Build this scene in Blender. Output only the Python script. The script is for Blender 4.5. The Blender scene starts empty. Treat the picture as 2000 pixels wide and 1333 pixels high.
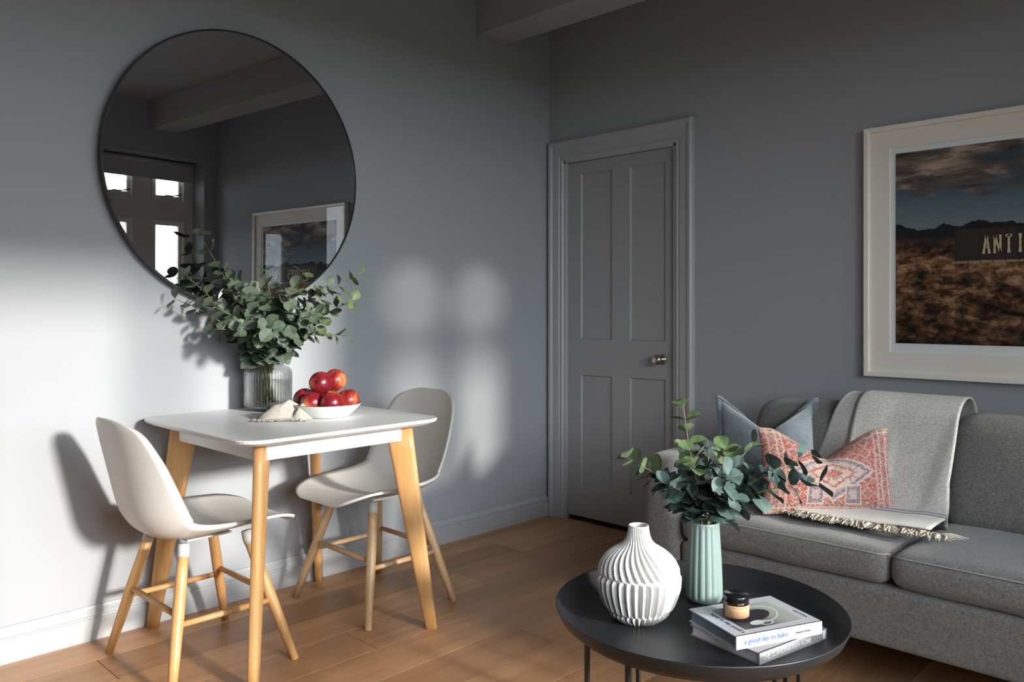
import bpy, bmesh, math, random
from mathutils import Vector, Matrix, noise
from math import sin, cos, pi, radians, sqrt, atan2

# ------------------------------------------------------------------ camera, world, light, exposure
SC = bpy.context.scene
COL = SC.collection
cam_d = bpy.data.cameras.new('camera'); cam = bpy.data.objects.new('camera', cam_d); COL.objects.link(cam)
cam.location = (3.024, -3.423, 1.15); cam.rotation_euler = (radians(90), 0, radians(44.1))
cam_d.sensor_width = 36.0; cam_d.lens = 36.0*1579/2000; cam_d.shift_y = -(666.5-606)/2000
cam_d.clip_start = 0.02
SC.camera = cam

world = bpy.data.worlds.new('sky'); SC.world = world; world.use_nodes = True
bg = world.node_tree.nodes['Background']
bg.inputs['Color'].default_value = (0.86, 0.93, 1.0, 1); bg.inputs['Strength'].default_value = 15.0

sun_d = bpy.data.lights.new('sun', 'SUN'); sun = bpy.data.objects.new('sun', sun_d); COL.objects.link(sun)
SUN_DIR = Vector((-1, -0.058, -0.25)).normalized()
sun.rotation_euler = SUN_DIR.to_track_quat('-Z', 'Y').to_euler(); sun.location = (9, 0, 4)
sun_d.energy = 6.7; sun_d.angle = radians(5.0); sun_d.color = (1.0, 0.95, 0.88)

def portal(name, y0, y1, z0, z1, x=3.88):
    d = bpy.data.lights.new(name, 'AREA'); o = bpy.data.objects.new(name, d); COL.objects.link(o)
    d.shape = 'RECTANGLE'; d.size = abs(z1-z0); d.size_y = abs(y1-y0); d.cycles.is_portal = True
    o.location = (x, (y0+y1)/2, (z0+z1)/2); o.rotation_euler = (0, radians(90), 0)
portal('window_portal', -0.107, -0.98, 0.5, 2.366)
portal('window_portal', -1.20, -3.42, 0.45, 2.25)

vs = SC.view_settings
vs.view_transform = 'Standard'; vs.look = 'None'; vs.gamma = 1.0; vs.use_curve_mapping = False
vs.exposure = 0.0
SC.cycles.caustics_reflective = False; SC.cycles.caustics_refractive = False
SC.cycles.max_bounces = 10; SC.cycles.diffuse_bounces = 5; SC.cycles.glossy_bounces = 5
SC.cycles.transmission_bounces = 10; SC.cycles.transparent_max_bounces = 24

# ------------------------------------------------------------------ materials
class NT:
    def __init__(s, name):
        s.m = bpy.data.materials.new(name); s.m.use_nodes = True
        s.t = s.m.node_tree; s.b = s.t.nodes['Principled BSDF']; s.out = s.t.nodes['Material Output']
    def n(s, typ, **kw):
        x = s.t.nodes.new(typ)
        for k, v in kw.items():
            if k in ('op',): x.operation = v
            elif hasattr(x, k): setattr(x, k, v)
            else: x.inputs[k.replace('_', ' ')].default_value = v
        return x
    def l(s, a, b): s.t.links.new(a, b)
    def set(s, **kw):
        for k, v in kw.items(): s.b.inputs[k.replace('_', ' ')].default_value = v
    def math(s, op, a, b=None, c=None, clamp=False):
        x = s.t.nodes.new('ShaderNodeMath'); x.operation = op; x.use_clamp = clamp
        for i, v in enumerate((a, b, c)):
            if v is None: continue
            if isinstance(v, (int, float)): x.inputs[i].default_value = v
            else: s.l(v, x.inputs[i])
        return x.outputs[0]
    def mix(s, f, a, b, typ='MIX'):
        x = s.t.nodes.new('ShaderNodeMix'); x.data_type = 'RGBA'; x.blend_type = typ
        for i, v in ((0, f), (6, a), (7, b)):
            if isinstance(v, (int, float)): x.inputs[i].default_value = v
            elif isinstance(v, tuple): x.inputs[i].default_value = v if len(v) == 4 else (*v, 1)
            else: s.l(v, x.inputs[i])
        return x.outputs[2]
    def coord(s, which='Object'): return s.t.nodes.new('ShaderNodeTexCoord').outputs[which]
    def mapping(s, vec, scale=(1, 1, 1), loc=(0, 0, 0)):
        m = s.t.nodes.new('ShaderNodeMapping'); m.inputs['Scale'].default_value = scale; m.inputs['Location'].default_value = loc
        s.l(vec, m.inputs['Vector']); return m.outputs[0]
    def noise(s, vec, scale, detail=3, rough=0.55, dist=0.0):
        x = s.t.nodes.new('ShaderNodeTexNoise'); x.inputs['Scale'].default_value = scale
        x.inputs['Detail'].default_value = detail; x.inputs['Roughness'].default_value = rough; x.inputs['Distortion'].default_value = dist
        s.l(vec, x.inputs['Vector']); return x.outputs['Fac']
    def ramp(s, f, stops):
        x = s.t.nodes.new('ShaderNodeValToRGB'); e = x.color_ramp.elements
        while len(e) < len(stops): e.new(0.5)
        for i, (p, c) in enumerate(stops):
            e[i].position = p; e[i].color = (*c, 1) if len(c) == 3 else c
        s.l(f, x.inputs[0]); return x.outputs[0]
    def bump(s, h, strength=0.2, dist=0.01):
        x = s.t.nodes.new('ShaderNodeBump'); x.inputs['Strength'].default_value = strength; x.inputs['Distance'].default_value = dist
        s.l(h, x.inputs['Height']); s.l(x.outputs[0], s.b.inputs['Normal'])
    def base(s, c): s.l(c, s.b.inputs['Base Color'])

def c4(c): return (*c, 1.0)
def plain(name, col, rough=0.5, metal=0.0, spec=0.5, noise_amt=0.06, nscale=6.0, bump=0.0, bscale=80):
    t = NT(name); t.set(Base_Color=c4(col), Roughness=rough, Metallic=metal)
    t.b.inputs['Specular IOR Level'].default_value = spec
    co = t.coord()
    f = t.noise(co, nscale, 3)
    t.base(t.mix(f, tuple(min(1, v*(1-noise_amt)) for v in col), tuple(min(1, v*(1+noise_amt)) for v in col)))
    if bump: t.bump(t.noise(co, bscale, 2), bump, 0.004)
    return t.m

M = {}
M['wall'] = plain('wall_paint', (0.365, 0.378, 0.40), 0.85, spec=0.2, noise_amt=0.02, nscale=2, bump=0.04, bscale=120)
M['ceiling'] = plain('ceiling_paint', (0.37, 0.38, 0.40), 0.9, spec=0.2, noise_amt=0.02)
M['beam'] = plain('beam_paint', (0.40, 0.405, 0.415), 0.85, spec=0.2, noise_amt=0.02)
M['trim'] = plain('trim_paint', (0.40, 0.41, 0.425), 0.42, noise_amt=0.02)
M['door'] = plain('door_paint', (0.335, 0.335, 0.34), 0.45, noise_amt=0.03, bump=0.03, bscale=60)
M['stone'] = plain('window_surround_paint', (0.66, 0.64, 0.58), 0.7, noise_amt=0.05)
M['casement'] = plain('casement_paint', (0.72, 0.69, 0.60), 0.45, noise_amt=0.03)
M['blind'] = plain('blind_fabric', (0.45, 0.45, 0.46), 0.9, noise_amt=0.04, nscale=60)
M['black'] = plain('black_metal', (0.012, 0.012, 0.013), 0.38, noise_amt=0.05)
M['iron'] = plain('iron', (0.03, 0.03, 0.03), 0.45, metal=0.6)
M['chrome'] = plain('brushed_nickel', (0.62, 0.6, 0.57), 0.2, metal=1.0, noise_amt=0.03)
M['tablewhite'] = plain('white_lacquer', (0.74, 0.745, 0.745), 0.38, noise_amt=0.01)
M['shell'] = plain('white_polypropylene', (0.68, 0.655, 0.625), 0.42, noise_amt=0.015, bump=0.02, bscale=400)
M['legcap'] = plain('grey_leg_cap', (0.50, 0.50, 0.49), 0.5)
M['tray'] = plain('black_powder_coat', (0.017, 0.0175, 0.019), 0.40, noise_amt=0.08, bump=0.03, bscale=500)
M['ceramic'] = plain('white_bisque', (0.60, 0.585, 0.57), 0.6, noise_amt=0.02)
M['mint'] = plain('mint_glaze', (0.195, 0.265, 0.242), 0.45, noise_amt=0.05, nscale=18)
M['bowl'] = plain('white_porcelain', (0.64, 0.665, 0.645), 0.22, noise_amt=0.01)
M['bowlrim'] = plain('grey_glaze_line', (0.10, 0.12, 0.13), 0.3)
M['lidblack'] = plain('black_lid', (0.008, 0.008, 0.009), 0.18)
M['kraft'] = plain('kraft_paper', (0.42, 0.26, 0.14), 0.8, noise_amt=0.08, nscale=90)
M['ink'] = plain('brown_ink', (0.30, 0.15, 0.06), 0.8)
M['bookwhite'] = plain('white_cover', (0.43, 0.43, 0.46), 0.35, noise_amt=0.02)
M['bookgrey'] = plain('grey_cover', (0.33, 0.32, 0.31), 0.5, noise_amt=0.10, nscale=40)
M['pages_blue'] = plain('blue_page_edges', (0.11, 0.155, 0.20), 0.7, noise_amt=0.2, nscale=200)
M['pages'] = plain('paper_page_edges', (0.66, 0.64, 0.68), 0.8, noise_amt=0.1, nscale=200)
M['inkblue'] = plain('blue_ink', (0.05, 0.13, 0.36), 0.5)
M['inkdark'] = plain('dark_ink', (0.03, 0.05, 0.12), 0.5)
M['inkwhite'] = plain('white_ink', (0.85, 0.84, 0.82), 0.5)
M['frame'] = plain('white_picture_frame', (0.88, 0.82, 0.745), 0.4, noise_amt=0.02)
M['mat'] = plain('cream_mount_board', (0.86, 0.80, 0.735), 0.8, noise_amt=0.01)
M['matedge'] = plain('white_mount_bevel', (0.80, 0.83, 0.84), 0.7, noise_amt=0.01)
M['cream_letter'] = plain('cream_sign_paint', (0.60, 0.50, 0.30), 0.7, noise_amt=0.25, nscale=200)
M['sign_dark'] = plain('dark_sign_steel', (0.028, 0.018, 0.013), 0.7, noise_amt=0.3, nscale=60)
M['sign_post'] = plain('sign_post', (0.012, 0.010, 0.009), 0.7)
M['sign_ledge'] = plain('sign_ledge', (0.32, 0.22, 0.12), 0.7, noise_amt=0.3, nscale=60)
M['lawn'] = plain('pale_paving', (0.13, 0.128, 0.124), 0.9, noise_amt=0.2, nscale=3)
M['hedge'] = plain('hedge_leaves', (0.05, 0.075, 0.03), 0.8, noise_amt=0.5, nscale=14, bump=0.6, bscale=40)
M['fringe'] = plain('cotton_fringe', (0.52, 0.455, 0.37), 0.95, noise_amt=0.25, nscale=60)
M['applestem'] = plain('apple_stem', (0.10, 0.06, 0.025), 0.8)
M['subfloor'] = plain('dark_subfloor', (0.05, 0.03, 0.018), 0.9)

def mk_wood(name, a, b, dark, scale=(14, 1.0, 14), rough=0.42, rand=0.25, knots=False):
    t = NT(name); t.set(Roughness=rough)
    co = t.coord('Object'); oi = t.t.nodes.new('ShaderNodeObjectInfo')
    comb = t.t.nodes.new('ShaderNodeVectorMath'); comb.operation = 'SCALE'
    one = t.t.nodes.new('ShaderNodeCombineXYZ'); one.inputs[0].default_value = 37; one.inputs[1].default_value = 91; one.inputs[2].default_value = 53
    t.l(one.outputs[0], comb.inputs[0]); t.l(oi.outputs['Random'], comb.inputs['Scale'])
    add = t.t.nodes.new('ShaderNodeVectorMath'); t.l(co, add.inputs[0]); t.l(comb.outputs[0], add.inputs[1])
    v = t.mapping(add.outputs[0], scale)
    f1 = t.noise(v, 1.0, 5, 0.6, 1.2); f2 = t.noise(v, 7.0, 3, 0.6)
    col = t.ramp(f1, [(0.25, dark), (0.45, a), (0.70, b)])
    col = t.mix(t.math('MULTIPLY', f2, 0.45), col, tuple(x*0.72 for x in dark), 'MIX')
    br = t.math('ADD', t.math('MULTIPLY', oi.outputs['Random'], rand), 1-rand/2)
    cc = t.t.nodes.new('ShaderNodeCombineColor')
    for i in range(3): t.l(br, cc.inputs[i])
    col = t.mix(1.0, col, cc.outputs[0], 'MULTIPLY')
    if knots:
        vo = t.t.nodes.new('ShaderNodeTexVoronoi'); vo.inputs['Scale'].default_value = 1.0
        t.l(t.mapping(add.outputs[0], (5.5, 1.9, 1)), vo.inputs['Vector'])
        k = t.math('SUBTRACT', 1.0, t.math('MULTIPLY', vo.outputs['Distance'], 9.0), clamp=True)
        gate = t.math('GREATER_THAN', t.noise(t.mapping(add.outputs[0], (2, .7, 1)), 1.0, 0), 0.60)
        col = t.mix(t.math('MULTIPLY', t.math('MULTIPLY', k, gate), 0.85), col, (0.06, 0.028, 0.012))
    t.base(col); t.bump(f2, 0.06, 0.003)
    return t.m
M['oak'] = mk_wood('oak_plank', (0.46, 0.240, 0.114), (0.58, 0.325, 0.165), (0.33, 0.158, 0.070), (9, 0.7, 9), 0.40, 0.42, True)
M['beech'] = mk_wood('oiled_beech', (0.60, 0.33, 0.13), (0.68, 0.40, 0.17), (0.50, 0.26, 0.09), (30, 30, 1.6), 0.40, 0.08)
M['ash'] = mk_wood('pale_ash', (0.58, 0.385, 0.205), (0.66, 0.46, 0.27), (0.48, 0.29, 0.14), (30, 30, 1.6), 0.40, 0.08)

def mk_mirror():
    t = NT('mirror_silver'); t.set(Base_Color=(0.54, 0.56, 0.59, 1), Metallic=1.0, Roughness=0.0); return t.m
M['mirror'] = mk_mirror()

def mk_pane(name, tint=(1, 1, 1), fres=1.0, ior=1.45, rough=0.0):
    t = NT(name); t.t.nodes.remove(t.b)
    tr = t.n('ShaderNodeBsdfTransparent'); tr.inputs[0].default_value = c4(tint)
    gl = t.n('ShaderNodeBsdfGlossy'); gl.inputs['Roughness'].default_value = rough
    fr = t.n('ShaderNodeFresnel'); fr.inputs['IOR'].default_value = ior
    mx = t.n('ShaderNodeMixShader')
    t.l(t.math('MULTIPLY', fr.outputs[0], fres), mx.inputs[0]); t.l(tr.outputs[0], mx.inputs[1]); t.l(gl.outputs[0], mx.inputs[2])
    t.l(mx.outputs[0], t.out.inputs[0]); return t.m
M['pane'] = mk_pane('window_glass', (0.98, 0.985, 0.98), 0.6)
M['dimpane'] = mk_pane('dimming_window_glass', (0.87, 0.875, 0.86), 0.6)  # grey tint added to weaken the sun patches cast through the mullioned window
M['picglass'] = mk_pane('picture_glass', (0.99, 0.99, 0.99), 0.035)
def mk_glass(name, tint, trans, rough=0.02):
    t = NT(name); t.t.nodes.remove(t.b)
    tr = t.n('ShaderNodeBsdfTransparent'); tr.inputs[0].default_value = c4(tint)
    gl = t.n('ShaderNodeBsdfGlass'); gl.inputs['Roughness'].default_value = rough; gl.inputs['IOR'].default_value = 1.42; gl.inputs[0].default_value = c4(tint)
    mx = t.n('ShaderNodeMixShader'); mx.inputs[0].default_value = 1-trans
    t.l(tr.outputs[0], mx.inputs[1]); t.l(gl.outputs[0], mx.inputs[2]); t.l(mx.outputs[0], t.out.inputs[0]); return t.m
M['vaseglass'] = mk_glass('ribbed_glass', (0.985, 0.99, 0.99), 0.40)
M['water'] = mk_pane('water', (0.96, 0.965, 0.93), 0.5, 1.33)
M['amber'] = plain('amber_glass', (0.022, 0.010, 0.006), 0.08, noise_amt=0.1)

def mk_leaf(name, top, back, veins):
    t = NT(name); t.set(Roughness=0.55)
    co = t.coord('Object'); oi = t.t.nodes.new('ShaderNodeObjectInfo')
    geo = t.t.nodes.new('ShaderNodeNewGeometry')
    f = t.noise(co, 6, 3)
    col = t.mix(f, top, tuple(min(1, v*1.35) for v in top))
    col = t.mix(oi.outputs['Random'], col, t.mix(0.55, col, back))
    col = t.mix(geo.outputs['Backfacing'], col, t.mix(0.65, col, back))
    sep = t.t.nodes.new('ShaderNodeSeparateXYZ'); t.l(co, sep.inputs[0])
    mid = t.math('LESS_THAN', t.math('ABSOLUTE', sep.outputs[0]), 0.018)
    col = t.mix(t.math('MULTIPLY', mid, 0.6), col, veins)
    t.base(col); t.set(Subsurface_Weight=0.0)
    return t.m
M['leaf'] = mk_leaf('eucalyptus_leaf', (0.060, 0.088, 0.056), (0.125, 0.155, 0.115), (0.22, 0.27, 0.18))
M['leaf_dark'] = mk_leaf('eucalyptus_leaf_deep', (0.042, 0.075, 0.064), (0.095, 0.135, 0.128), (0.20, 0.26, 0.19))
M['leaf_young'] = mk_leaf('eucalyptus_leaf_young', (0.066, 0.105, 0.038), (0.105, 0.145, 0.070), (0.24, 0.28, 0.12))
M['stem'] = plain('eucalyptus_stem', (0.26, 0.25, 0.11), 0.6, noise_amt=0.3, nscale=40)
M['stem_red'] = plain('eucalyptus_stem_red', (0.30, 0.16, 0.10), 0.6, noise_amt=0.3, nscale=40)

def mk_fabric(name, a, b, scale=420, bump=0.5, rough=0.95, sheen=0.3, warp=None):
    t = NT(name); t.set(Roughness=rough); t.b.inputs['Specular IOR Level'].default_value = 0.15
    t.b.inputs['Sheen Weight'].default_value = sheen
    co = t.coord('Object')
    f = t.noise(t.mapping(co, warp or (1, 1, 1)), scale, 2, 0.7); g = t.noise(co, 9, 3); h = t.noise(co, scale*0.33, 2, .6)
    f = t.math('ADD', t.math('MULTIPLY', f, 0.65), t.math('MULTIPLY', h, 0.35))
    col = t.ramp(f, [(0.36, a), (0.62, b)])
    col = t.mix(t.math('MULTIPLY', g, 0.25), col, tuple(x*0.7 for x in a))
    t.base(col); t.bump(f, bump, 0.004); return t.m
M['sofa'] = mk_fabric('grey_tweed', (0.085, 0.081, 0.078), (0.265, 0.256, 0.244), 480, 0.6)
M['seam'] = plain('sofa_seam', (0.33, 0.315, 0.295), 0.95)
M['velvet'] = mk_fabric('blue_grey_velvet', (0.110, 0.136, 0.165), (0.165, 0.195, 0.228), 90, 0.12, 0.8, 0.8)
M['velvet_edge'] = mk_fabric('blue_grey_flange', (0.085, 0.105, 0.13), (0.19, 0.22, 0.255), 260, 0.6, 0.85, 0.4)
M['linen'] = mk_fabric('natural_linen', (0.34, 0.31, 0.275), (0.48, 0.45, 0.405), 380, 0.5)

def mk_blanket():
    t = NT('wool_blanket'); t.set(Roughness=0.97); t.b.inputs['Specular IOR Level'].default_value = 0.1
    t.b.inputs['Sheen Weight'].default_value = 0.35
    uv = t.coord('UV'); co = t.coord('Object')
    f = t.noise(co, 330, 2, 0.7); h = t.noise(co, 120, 2, .6)
    f = t.math('ADD', t.math('MULTIPLY', f, 0.6), t.math('MULTIPLY', h, 0.4))
    col = t.ramp(f, [(0.36, (0.36, 0.345, 0.325)), (0.64, (0.62, 0.60, 0.57))])
    sep = t.t.nodes.new('ShaderNodeSeparateXYZ'); t.l(uv, sep.inputs[0]); v = sep.outputs[1]
    cream = t.math('GREATER_THAN', v, 0.800)
    col = t.mix(cream, col, t.mix(f, (0.58, 0.55, 0.49), (0.70, 0.67, 0.61)))
    s1 = t.math('LESS_THAN', t.math('ABSOLUTE', t.math('SUBTRACT', v, 0.812)), 0.009)
    s2 = t.math('LESS_THAN', t.math('ABSOLUTE', t.math('SUBTRACT', v, 0.842)), 0.009)
    col = t.mix(t.math('MAXIMUM', s1, s2), col, (0.045, 0.05, 0.085))
    t.base(col); t.bump(f, 0.6, 0.004); return t.m
M['blanket'] = mk_blanket()

def mk_kilim():
    t = NT('red_kilim_print'); t.set(Roughness=0.95); t.b.inputs['Specular IOR Level'].default_value = 0.1
    uv = t.coord('UV')
    wob = t.noise(uv, 26, 2); wob2 = t.noise(t.mapping(uv, (1, 1, 1), (7, 3, 1)), 26, 2)
    sep = t.t.nodes.new('ShaderNodeSeparateXYZ'); t.l(uv, sep.inputs[0])
    # step the pattern like woven knots
    def snap(x, n): return t.math('DIVIDE', t.math('FLOOR', t.math('MULTIPLY', x, n)), n)
    u0 = t.math('ADD', t.math('SUBTRACT', sep.outputs[0], 0.5), t.math('MULTIPLY', t.math('SUBTRACT', wob, .5), .03))
    v0 = t.math('ADD', t.math('SUBTRACT', sep.outputs[1], 0.5), t.math('MULTIPLY', t.math('SUBTRACT', wob2, .5), .03))
    au = t.math('ABSOLUTE', snap(u0, 70.0)); av = t.math('ABSOLUTE', snap(v0, 48.0))
    red = t.mix(t.noise(uv, 9, 4), (0.30, 0.055, 0.042), (0.52, 0.15, 0.10))
    cream = (0.60, 0.46, 0.38); navy = t.mix(wob, (0.14, 0.10, 0.15), (0.26, 0.20, 0.25))
    col = red
    def lt(a, b): return t.math('LESS_THAN', a, b)
    def band(x, c, w): return lt(t.math('ABSOLUTE', t.math('SUBTRACT', x, c)), w)
    # repeating small motifs over the field
    mu = t.math('ABSOLUTE', t.math('SUBTRACT', t.math('FRACT', t.math('MULTIPLY', u0, 9.0)), .5))
    mv = t.math('ABSOLUTE', t.math('SUBTRACT', t.math('FRACT', t.math('MULTIPLY', v0, 6.0)), .5))
    dm = t.math('ADD', mu, mv)
    col = t.mix(t.math('MULTIPLY', band(dm, .42, .045), .8), col, cream)
    col = t.mix(t.math('MULTIPLY', lt(dm, .16), .55), col, navy)
    # side borders
    for c, w, k in ((.455, .010, cream), (.405, .007, cream), (.43, .012, navy), (.36, .005, cream)):
        col = t.mix(t.math('MULTIPLY', band(au, c, w), .75), col, k)
    for c, w, k in ((.44, .012, cream), (.40, .010, navy), (.47, .010, cream)):
        col = t.mix(t.math('MULTIPLY', band(av, c, w), .7), col, k)
    # medallion: stepped diamond
    d = t.math('ADD', t.math('DIVIDE', au, .33), t.math('DIVIDE', av, .36))
    col = t.mix(lt(d, 1.0), col, t.mix(0.55, navy, cream))
    col = t.mix(band(d, 1.0, .05), col, cream)
    col = t.mix(band(d, .88, .05), col, navy)
    col = t.mix(t.math('MULTIPLY', lt(d, .78), .85), col, cream)
    col = t.mix(t.math('MULTIPLY', band(dm, .30, .07), t.math('MULTIPLY', lt(d, .78), .8)), col, navy)
    col = t.mix(band(d, .52, .05), col, red)
    col = t.mix(lt(d, .25), col, red)
    # arch niches
    for cx in (-.13, .16):
        ex = t.math('ABSOLUTE', t.math('SUBTRACT', u0, cx)); ey = t.math('ABSOLUTE', t.math('ADD', v0, .27))
        q = t.math('MAXIMUM', t.math('DIVIDE', ex, .065), t.math('DIVIDE', ey, .12))
        col = t.mix(lt(q, 1.0), col, cream); col = t.mix(lt(q, .82), col, navy); col = t.mix(t.math('MULTIPLY', lt(q, .45), .7), col, cream)
    # wear
    wear = t.noise(uv, 46, 4, .75); w2 = t.noise(uv, 150, 2, .7)
    wf = t.math('MULTIPLY', t.math('GREATER_THAN', t.math('ADD', t.math('MULTIPLY', wear, .6), t.math('MULTIPLY', w2, .4)), .525), .72)
    col = t.mix(wf, col, (0.62, 0.49, 0.43))
    df = t.math('MULTIPLY', t.math('LESS_THAN', t.noise(t.mapping(uv, (1, 1, 1), (3, 9, 0)), 120, 3, .7), .43), .6)
    col = t.mix(df, col, (0.20, 0.13, 0.14))
    t.base(col); t.bump(w2, 0.3, 0.003); return t.m
M['kilim'] = mk_kilim()

def mk_apple():
    t = NT('apple_skin'); t.set(Roughness=0.28)
    co = t.coord('Object'); oi = t.t.nodes.new('ShaderNodeObjectInfo')
    off = t.t.nodes.new('ShaderNodeVectorMath'); off.operation = 'ADD'
    sc = t.t.nodes.new('ShaderNodeVectorMath'); sc.operation = 'SCALE'; sc.inputs[0].default_value = (5, 9, 0); t.l(oi.outputs['Random'], sc.inputs['Scale'])
    t.l(co, off.inputs[0]); t.l(sc.outputs[0], off.inputs[1])
    big = t.noise(t.mapping(off.outputs[0], (1, 1, .6)), 14, 2)
    st = t.noise(t.mapping(off.outputs[0], (1, 1, .12)), 190, 2, .7)
    f = t.math('ADD', big, t.math('MULTIPLY', t.math('SUBTRACT', st, .5), .35))
    col = t.ramp(f, [(0.38, (0.16, 0.008, 0.016)), (0.52, (0.30, 0.024, 0.022)), (0.66, (0.45, 0.19, 0.06))])
    t.base(col); return t.m
M['apple'] = mk_apple()

def mk_print():
    t = NT('desert_photograph'); t.set(Roughness=0.7); t.b.inputs['Specular IOR Level'].default_value = 0.15
    uv = t.coord('UV'); sep = t.t.nodes.new('ShaderNodeSeparateXYZ'); t.l(uv, sep.inputs[0]); u, v = sep.outputs[0], sep.outputs[1]
    sky = t.ramp(v, [(0.58, (0.20, 0.235, 0.25)), (0.72, (0.12, 0.165, 0.20)), (0.82, (0.07, 0.105, 0.135)), (1.0, (0.06, 0.075, 0.085))])
    cl = t.noise(t.mapping(uv, (2.0, 5.5, 1), (0.3, 0.2, 0)), 1.2, 5, .55, .5)
    topd = t.math('MULTIPLY', t.math('SUBTRACT', v, .66), 0.75)
    cf = t.math('ADD', cl, topd)
    cloud = t.ramp(t.noise(t.mapping(uv, (3, 9, 1), (4, 2, 0)), 1.6, 4, .6, .4), [(0.32, (0.045, 0.038, 0.034)), (0.50, (0.14, 0.115, 0.10)), (0.66, (0.50, 0.36, 0.29))])
    m = t.ramp(cf, [(0.54, (0, 0, 0)), (0.64, (1, 1, 1))])
    sky = t.mix(m, sky, cloud)
    # hills
    hn = t.noise(t.mapping(uv, (6.0, 0, 0), (1.7, 0, 0)), 1.0, 5, .5)
    hl = t.math('ADD', t.math('MULTIPLY', t.math('SUBTRACT', hn, .5), .20), .605)
    hill = t.math('LESS_THAN', v, hl)
    col = t.mix(hill, sky, t.mix(t.noise(uv, 14, 3), (0.010, 0.012, 0.014), (0.030, 0.030, 0.032)))
    # scrub ground
    gn = t.noise(t.mapping(uv, (10, 13, 1)), 1.6, 8, .70, .3); g2 = t.noise(t.mapping(uv, (4, 9, 1), (3, 1, 0)), 1.2, 3)
    gcol = t.ramp(t.math('ADD', t.math('MULTIPLY', gn, .72), t.math('MULTIPLY', g2, .28)), [(0.40, (0.012, 0.011, 0.011)), (0.47, (0.08, 0.040, 0.022)), (0.54, (0.25, 0.125, 0.062)), (0.62, (0.55, 0.34, 0.20))])
    shade = t.ramp(v, [(0.0, (0.35, 0.35, 0.38)), (0.22, (0.75, 0.72, 0.7)), (0.46, (1, 1, 1))])
    gcol = t.mix(1.0, gcol, shade, 'MULTIPLY')
    gl = t.ramp(t.math('ADD', v, t.math('MULTIPLY', t.math('SUBTRACT', gn, .5), .10)), [(0.47, (1, 1, 1)), (0.56, (0, 0, 0))])
    col = t.mix(gl, col, gcol)
    t.base(col); return t.m
M['print'] = mk_print()

def mk_cover():
    t = NT('cookbook_cover_photo'); t.set(Roughness=0.35)
    uv = t.coord('UV'); sep = t.t.nodes.new('ShaderNodeSeparateXYZ'); t.l(uv, sep.inputs[0]); u, v = sep.outputs[0], sep.outputs[1]
    f = t.math('ADD', t.math('ADD', t.math('MULTIPLY', u, .75), t.math('MULTIPLY', v, .1)), t.math('MULTIPLY', t.math('SUBTRACT', t.noise(uv, 5, 3), .5), .25))
    col = t.ramp(f, [(0.12, (0.035, 0.042, 0.055)), (0.32, (0.06, 0.055, 0.055)), (0.46, (0.22, 0.215, 0.20)), (0.62, (0.30, 0.33, 0.29)), (0.9, (0.34, 0.39, 0.34))])
    t.base(col); return t.m
M['cover'] = mk_cover()
M['pan'] = plain('printed_pan', (0.02, 0.018, 0.022), 0.4)
M['plateprint'] = plain('printed_plate', (0.50, 0.53, 0.50), 0.4, noise_amt=.2, nscale=50)

# ------------------------------------------------------------------ helpers
def tag(o, label=None, cat=None, group=None, kind=None):
    if label: o['label'] = label
    if cat: o['category'] = cat
    if group: o['group'] = group
    if kind: o['kind'] = kind
    return o
def thing(name, label, cat, loc=(0, 0, 0), rotz=0, group=None):
    o = bpy.data.objects.new(name, None); COL.objects.link(o); o.empty_display_size = 0.05
    o.location = loc; o.rotation_euler = (0, 0, rotz); return tag(o, label, cat, group)
def ob(name, me, mat=None, parent=None, smooth=False):
    if mat is not None:
        me.materials.clear(); me.materials.append(M[mat] if isinstance(mat, str) else mat)
    if smooth:
        for p in me.polygons: p.use_smooth = True
    o = bpy.data.objects.new(name, me); COL.objects.link(o)
    if parent is not None: o.parent = parent
    return o
def mesh(name, verts, faces, uvs=None):
    me = bpy.data.meshes.new(name); me.from_pydata([tuple(v) for v in verts], [], faces)
    if uvs:
        l = me.uv_layers.new(name='UVMap')
        for lp in me.loops: l.data[lp.index].uv = uvs[lp.vertex_index]
    me.update(); return me
def bm_mesh(name, bm, fix=True):
    me = bpy.data.meshes.new(name)
    if fix: bmesh.ops.recalc_face_normals(bm, faces=bm.faces)
    bm.to_mesh(me); bm.free(); return me
def add_box(bm, x0, x1, y0, y1, z0, z1):
    r = bmesh.ops.create_cube(bm, size=1.0)
    for v in r['verts']:
        v.co = Vector(((x0+x1)/2+v.co.x*(x1-x0), (y0+y1)/2+v.co.y*(y1-y0), (z0+z1)/2+v.co.z*(z1-z0)))
    return r['verts']
def box(name, x0, x1, y0, y1, z0, z1, mat, parent=None, bevel=0.0, seg=2):
    bm = bmesh.new(); add_box(bm, x0, x1, y0, y1, z0, z1)
    if bevel: bmesh.ops.bevel(bm, geom=bm.edges[:]+bm.verts[:], offset=bevel, segments=seg, profile=0.5, affect='EDGES', clamp_overlap=True)
    return ob(name, bm_mesh(name, bm), mat, parent, smooth=False)
def boxes(name, lst, mat, parent=None):
    bm = bmesh.new()
    for b in lst: add_box(bm, *b)
    return ob(name, bm_mesh(name, bm), mat, parent)
def lathe_mesh(name, prof, n=48, rfun=None):
    vs, fs = [], []
    for j, (r, z) in enumerate(prof):
        for i in range(n):
            a = 2*pi*i/n; rr = r if rfun is None else rfun(r, z, a, j)
            vs.append((rr*cos(a), rr*sin(a), z))
    for j in range(len(prof)-1):
        for i in range(n):
            k = (i+1) % n; fs.append((j*n+i, j*n+k, (j+1)*n+k, (j+1)*n+i))
    if prof[0][0] < 1e-5 or True:
        pass
    me = mesh(name, vs, fs)
    bm = bmesh.new(); bm.from_mesh(me); bmesh.ops.remove_doubles(bm, verts=bm.verts[:], dist=1e-6)
    bmesh.ops.recalc_face_normals(bm, faces=bm.faces); bm.to_mesh(me); bm.free(); return me
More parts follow.
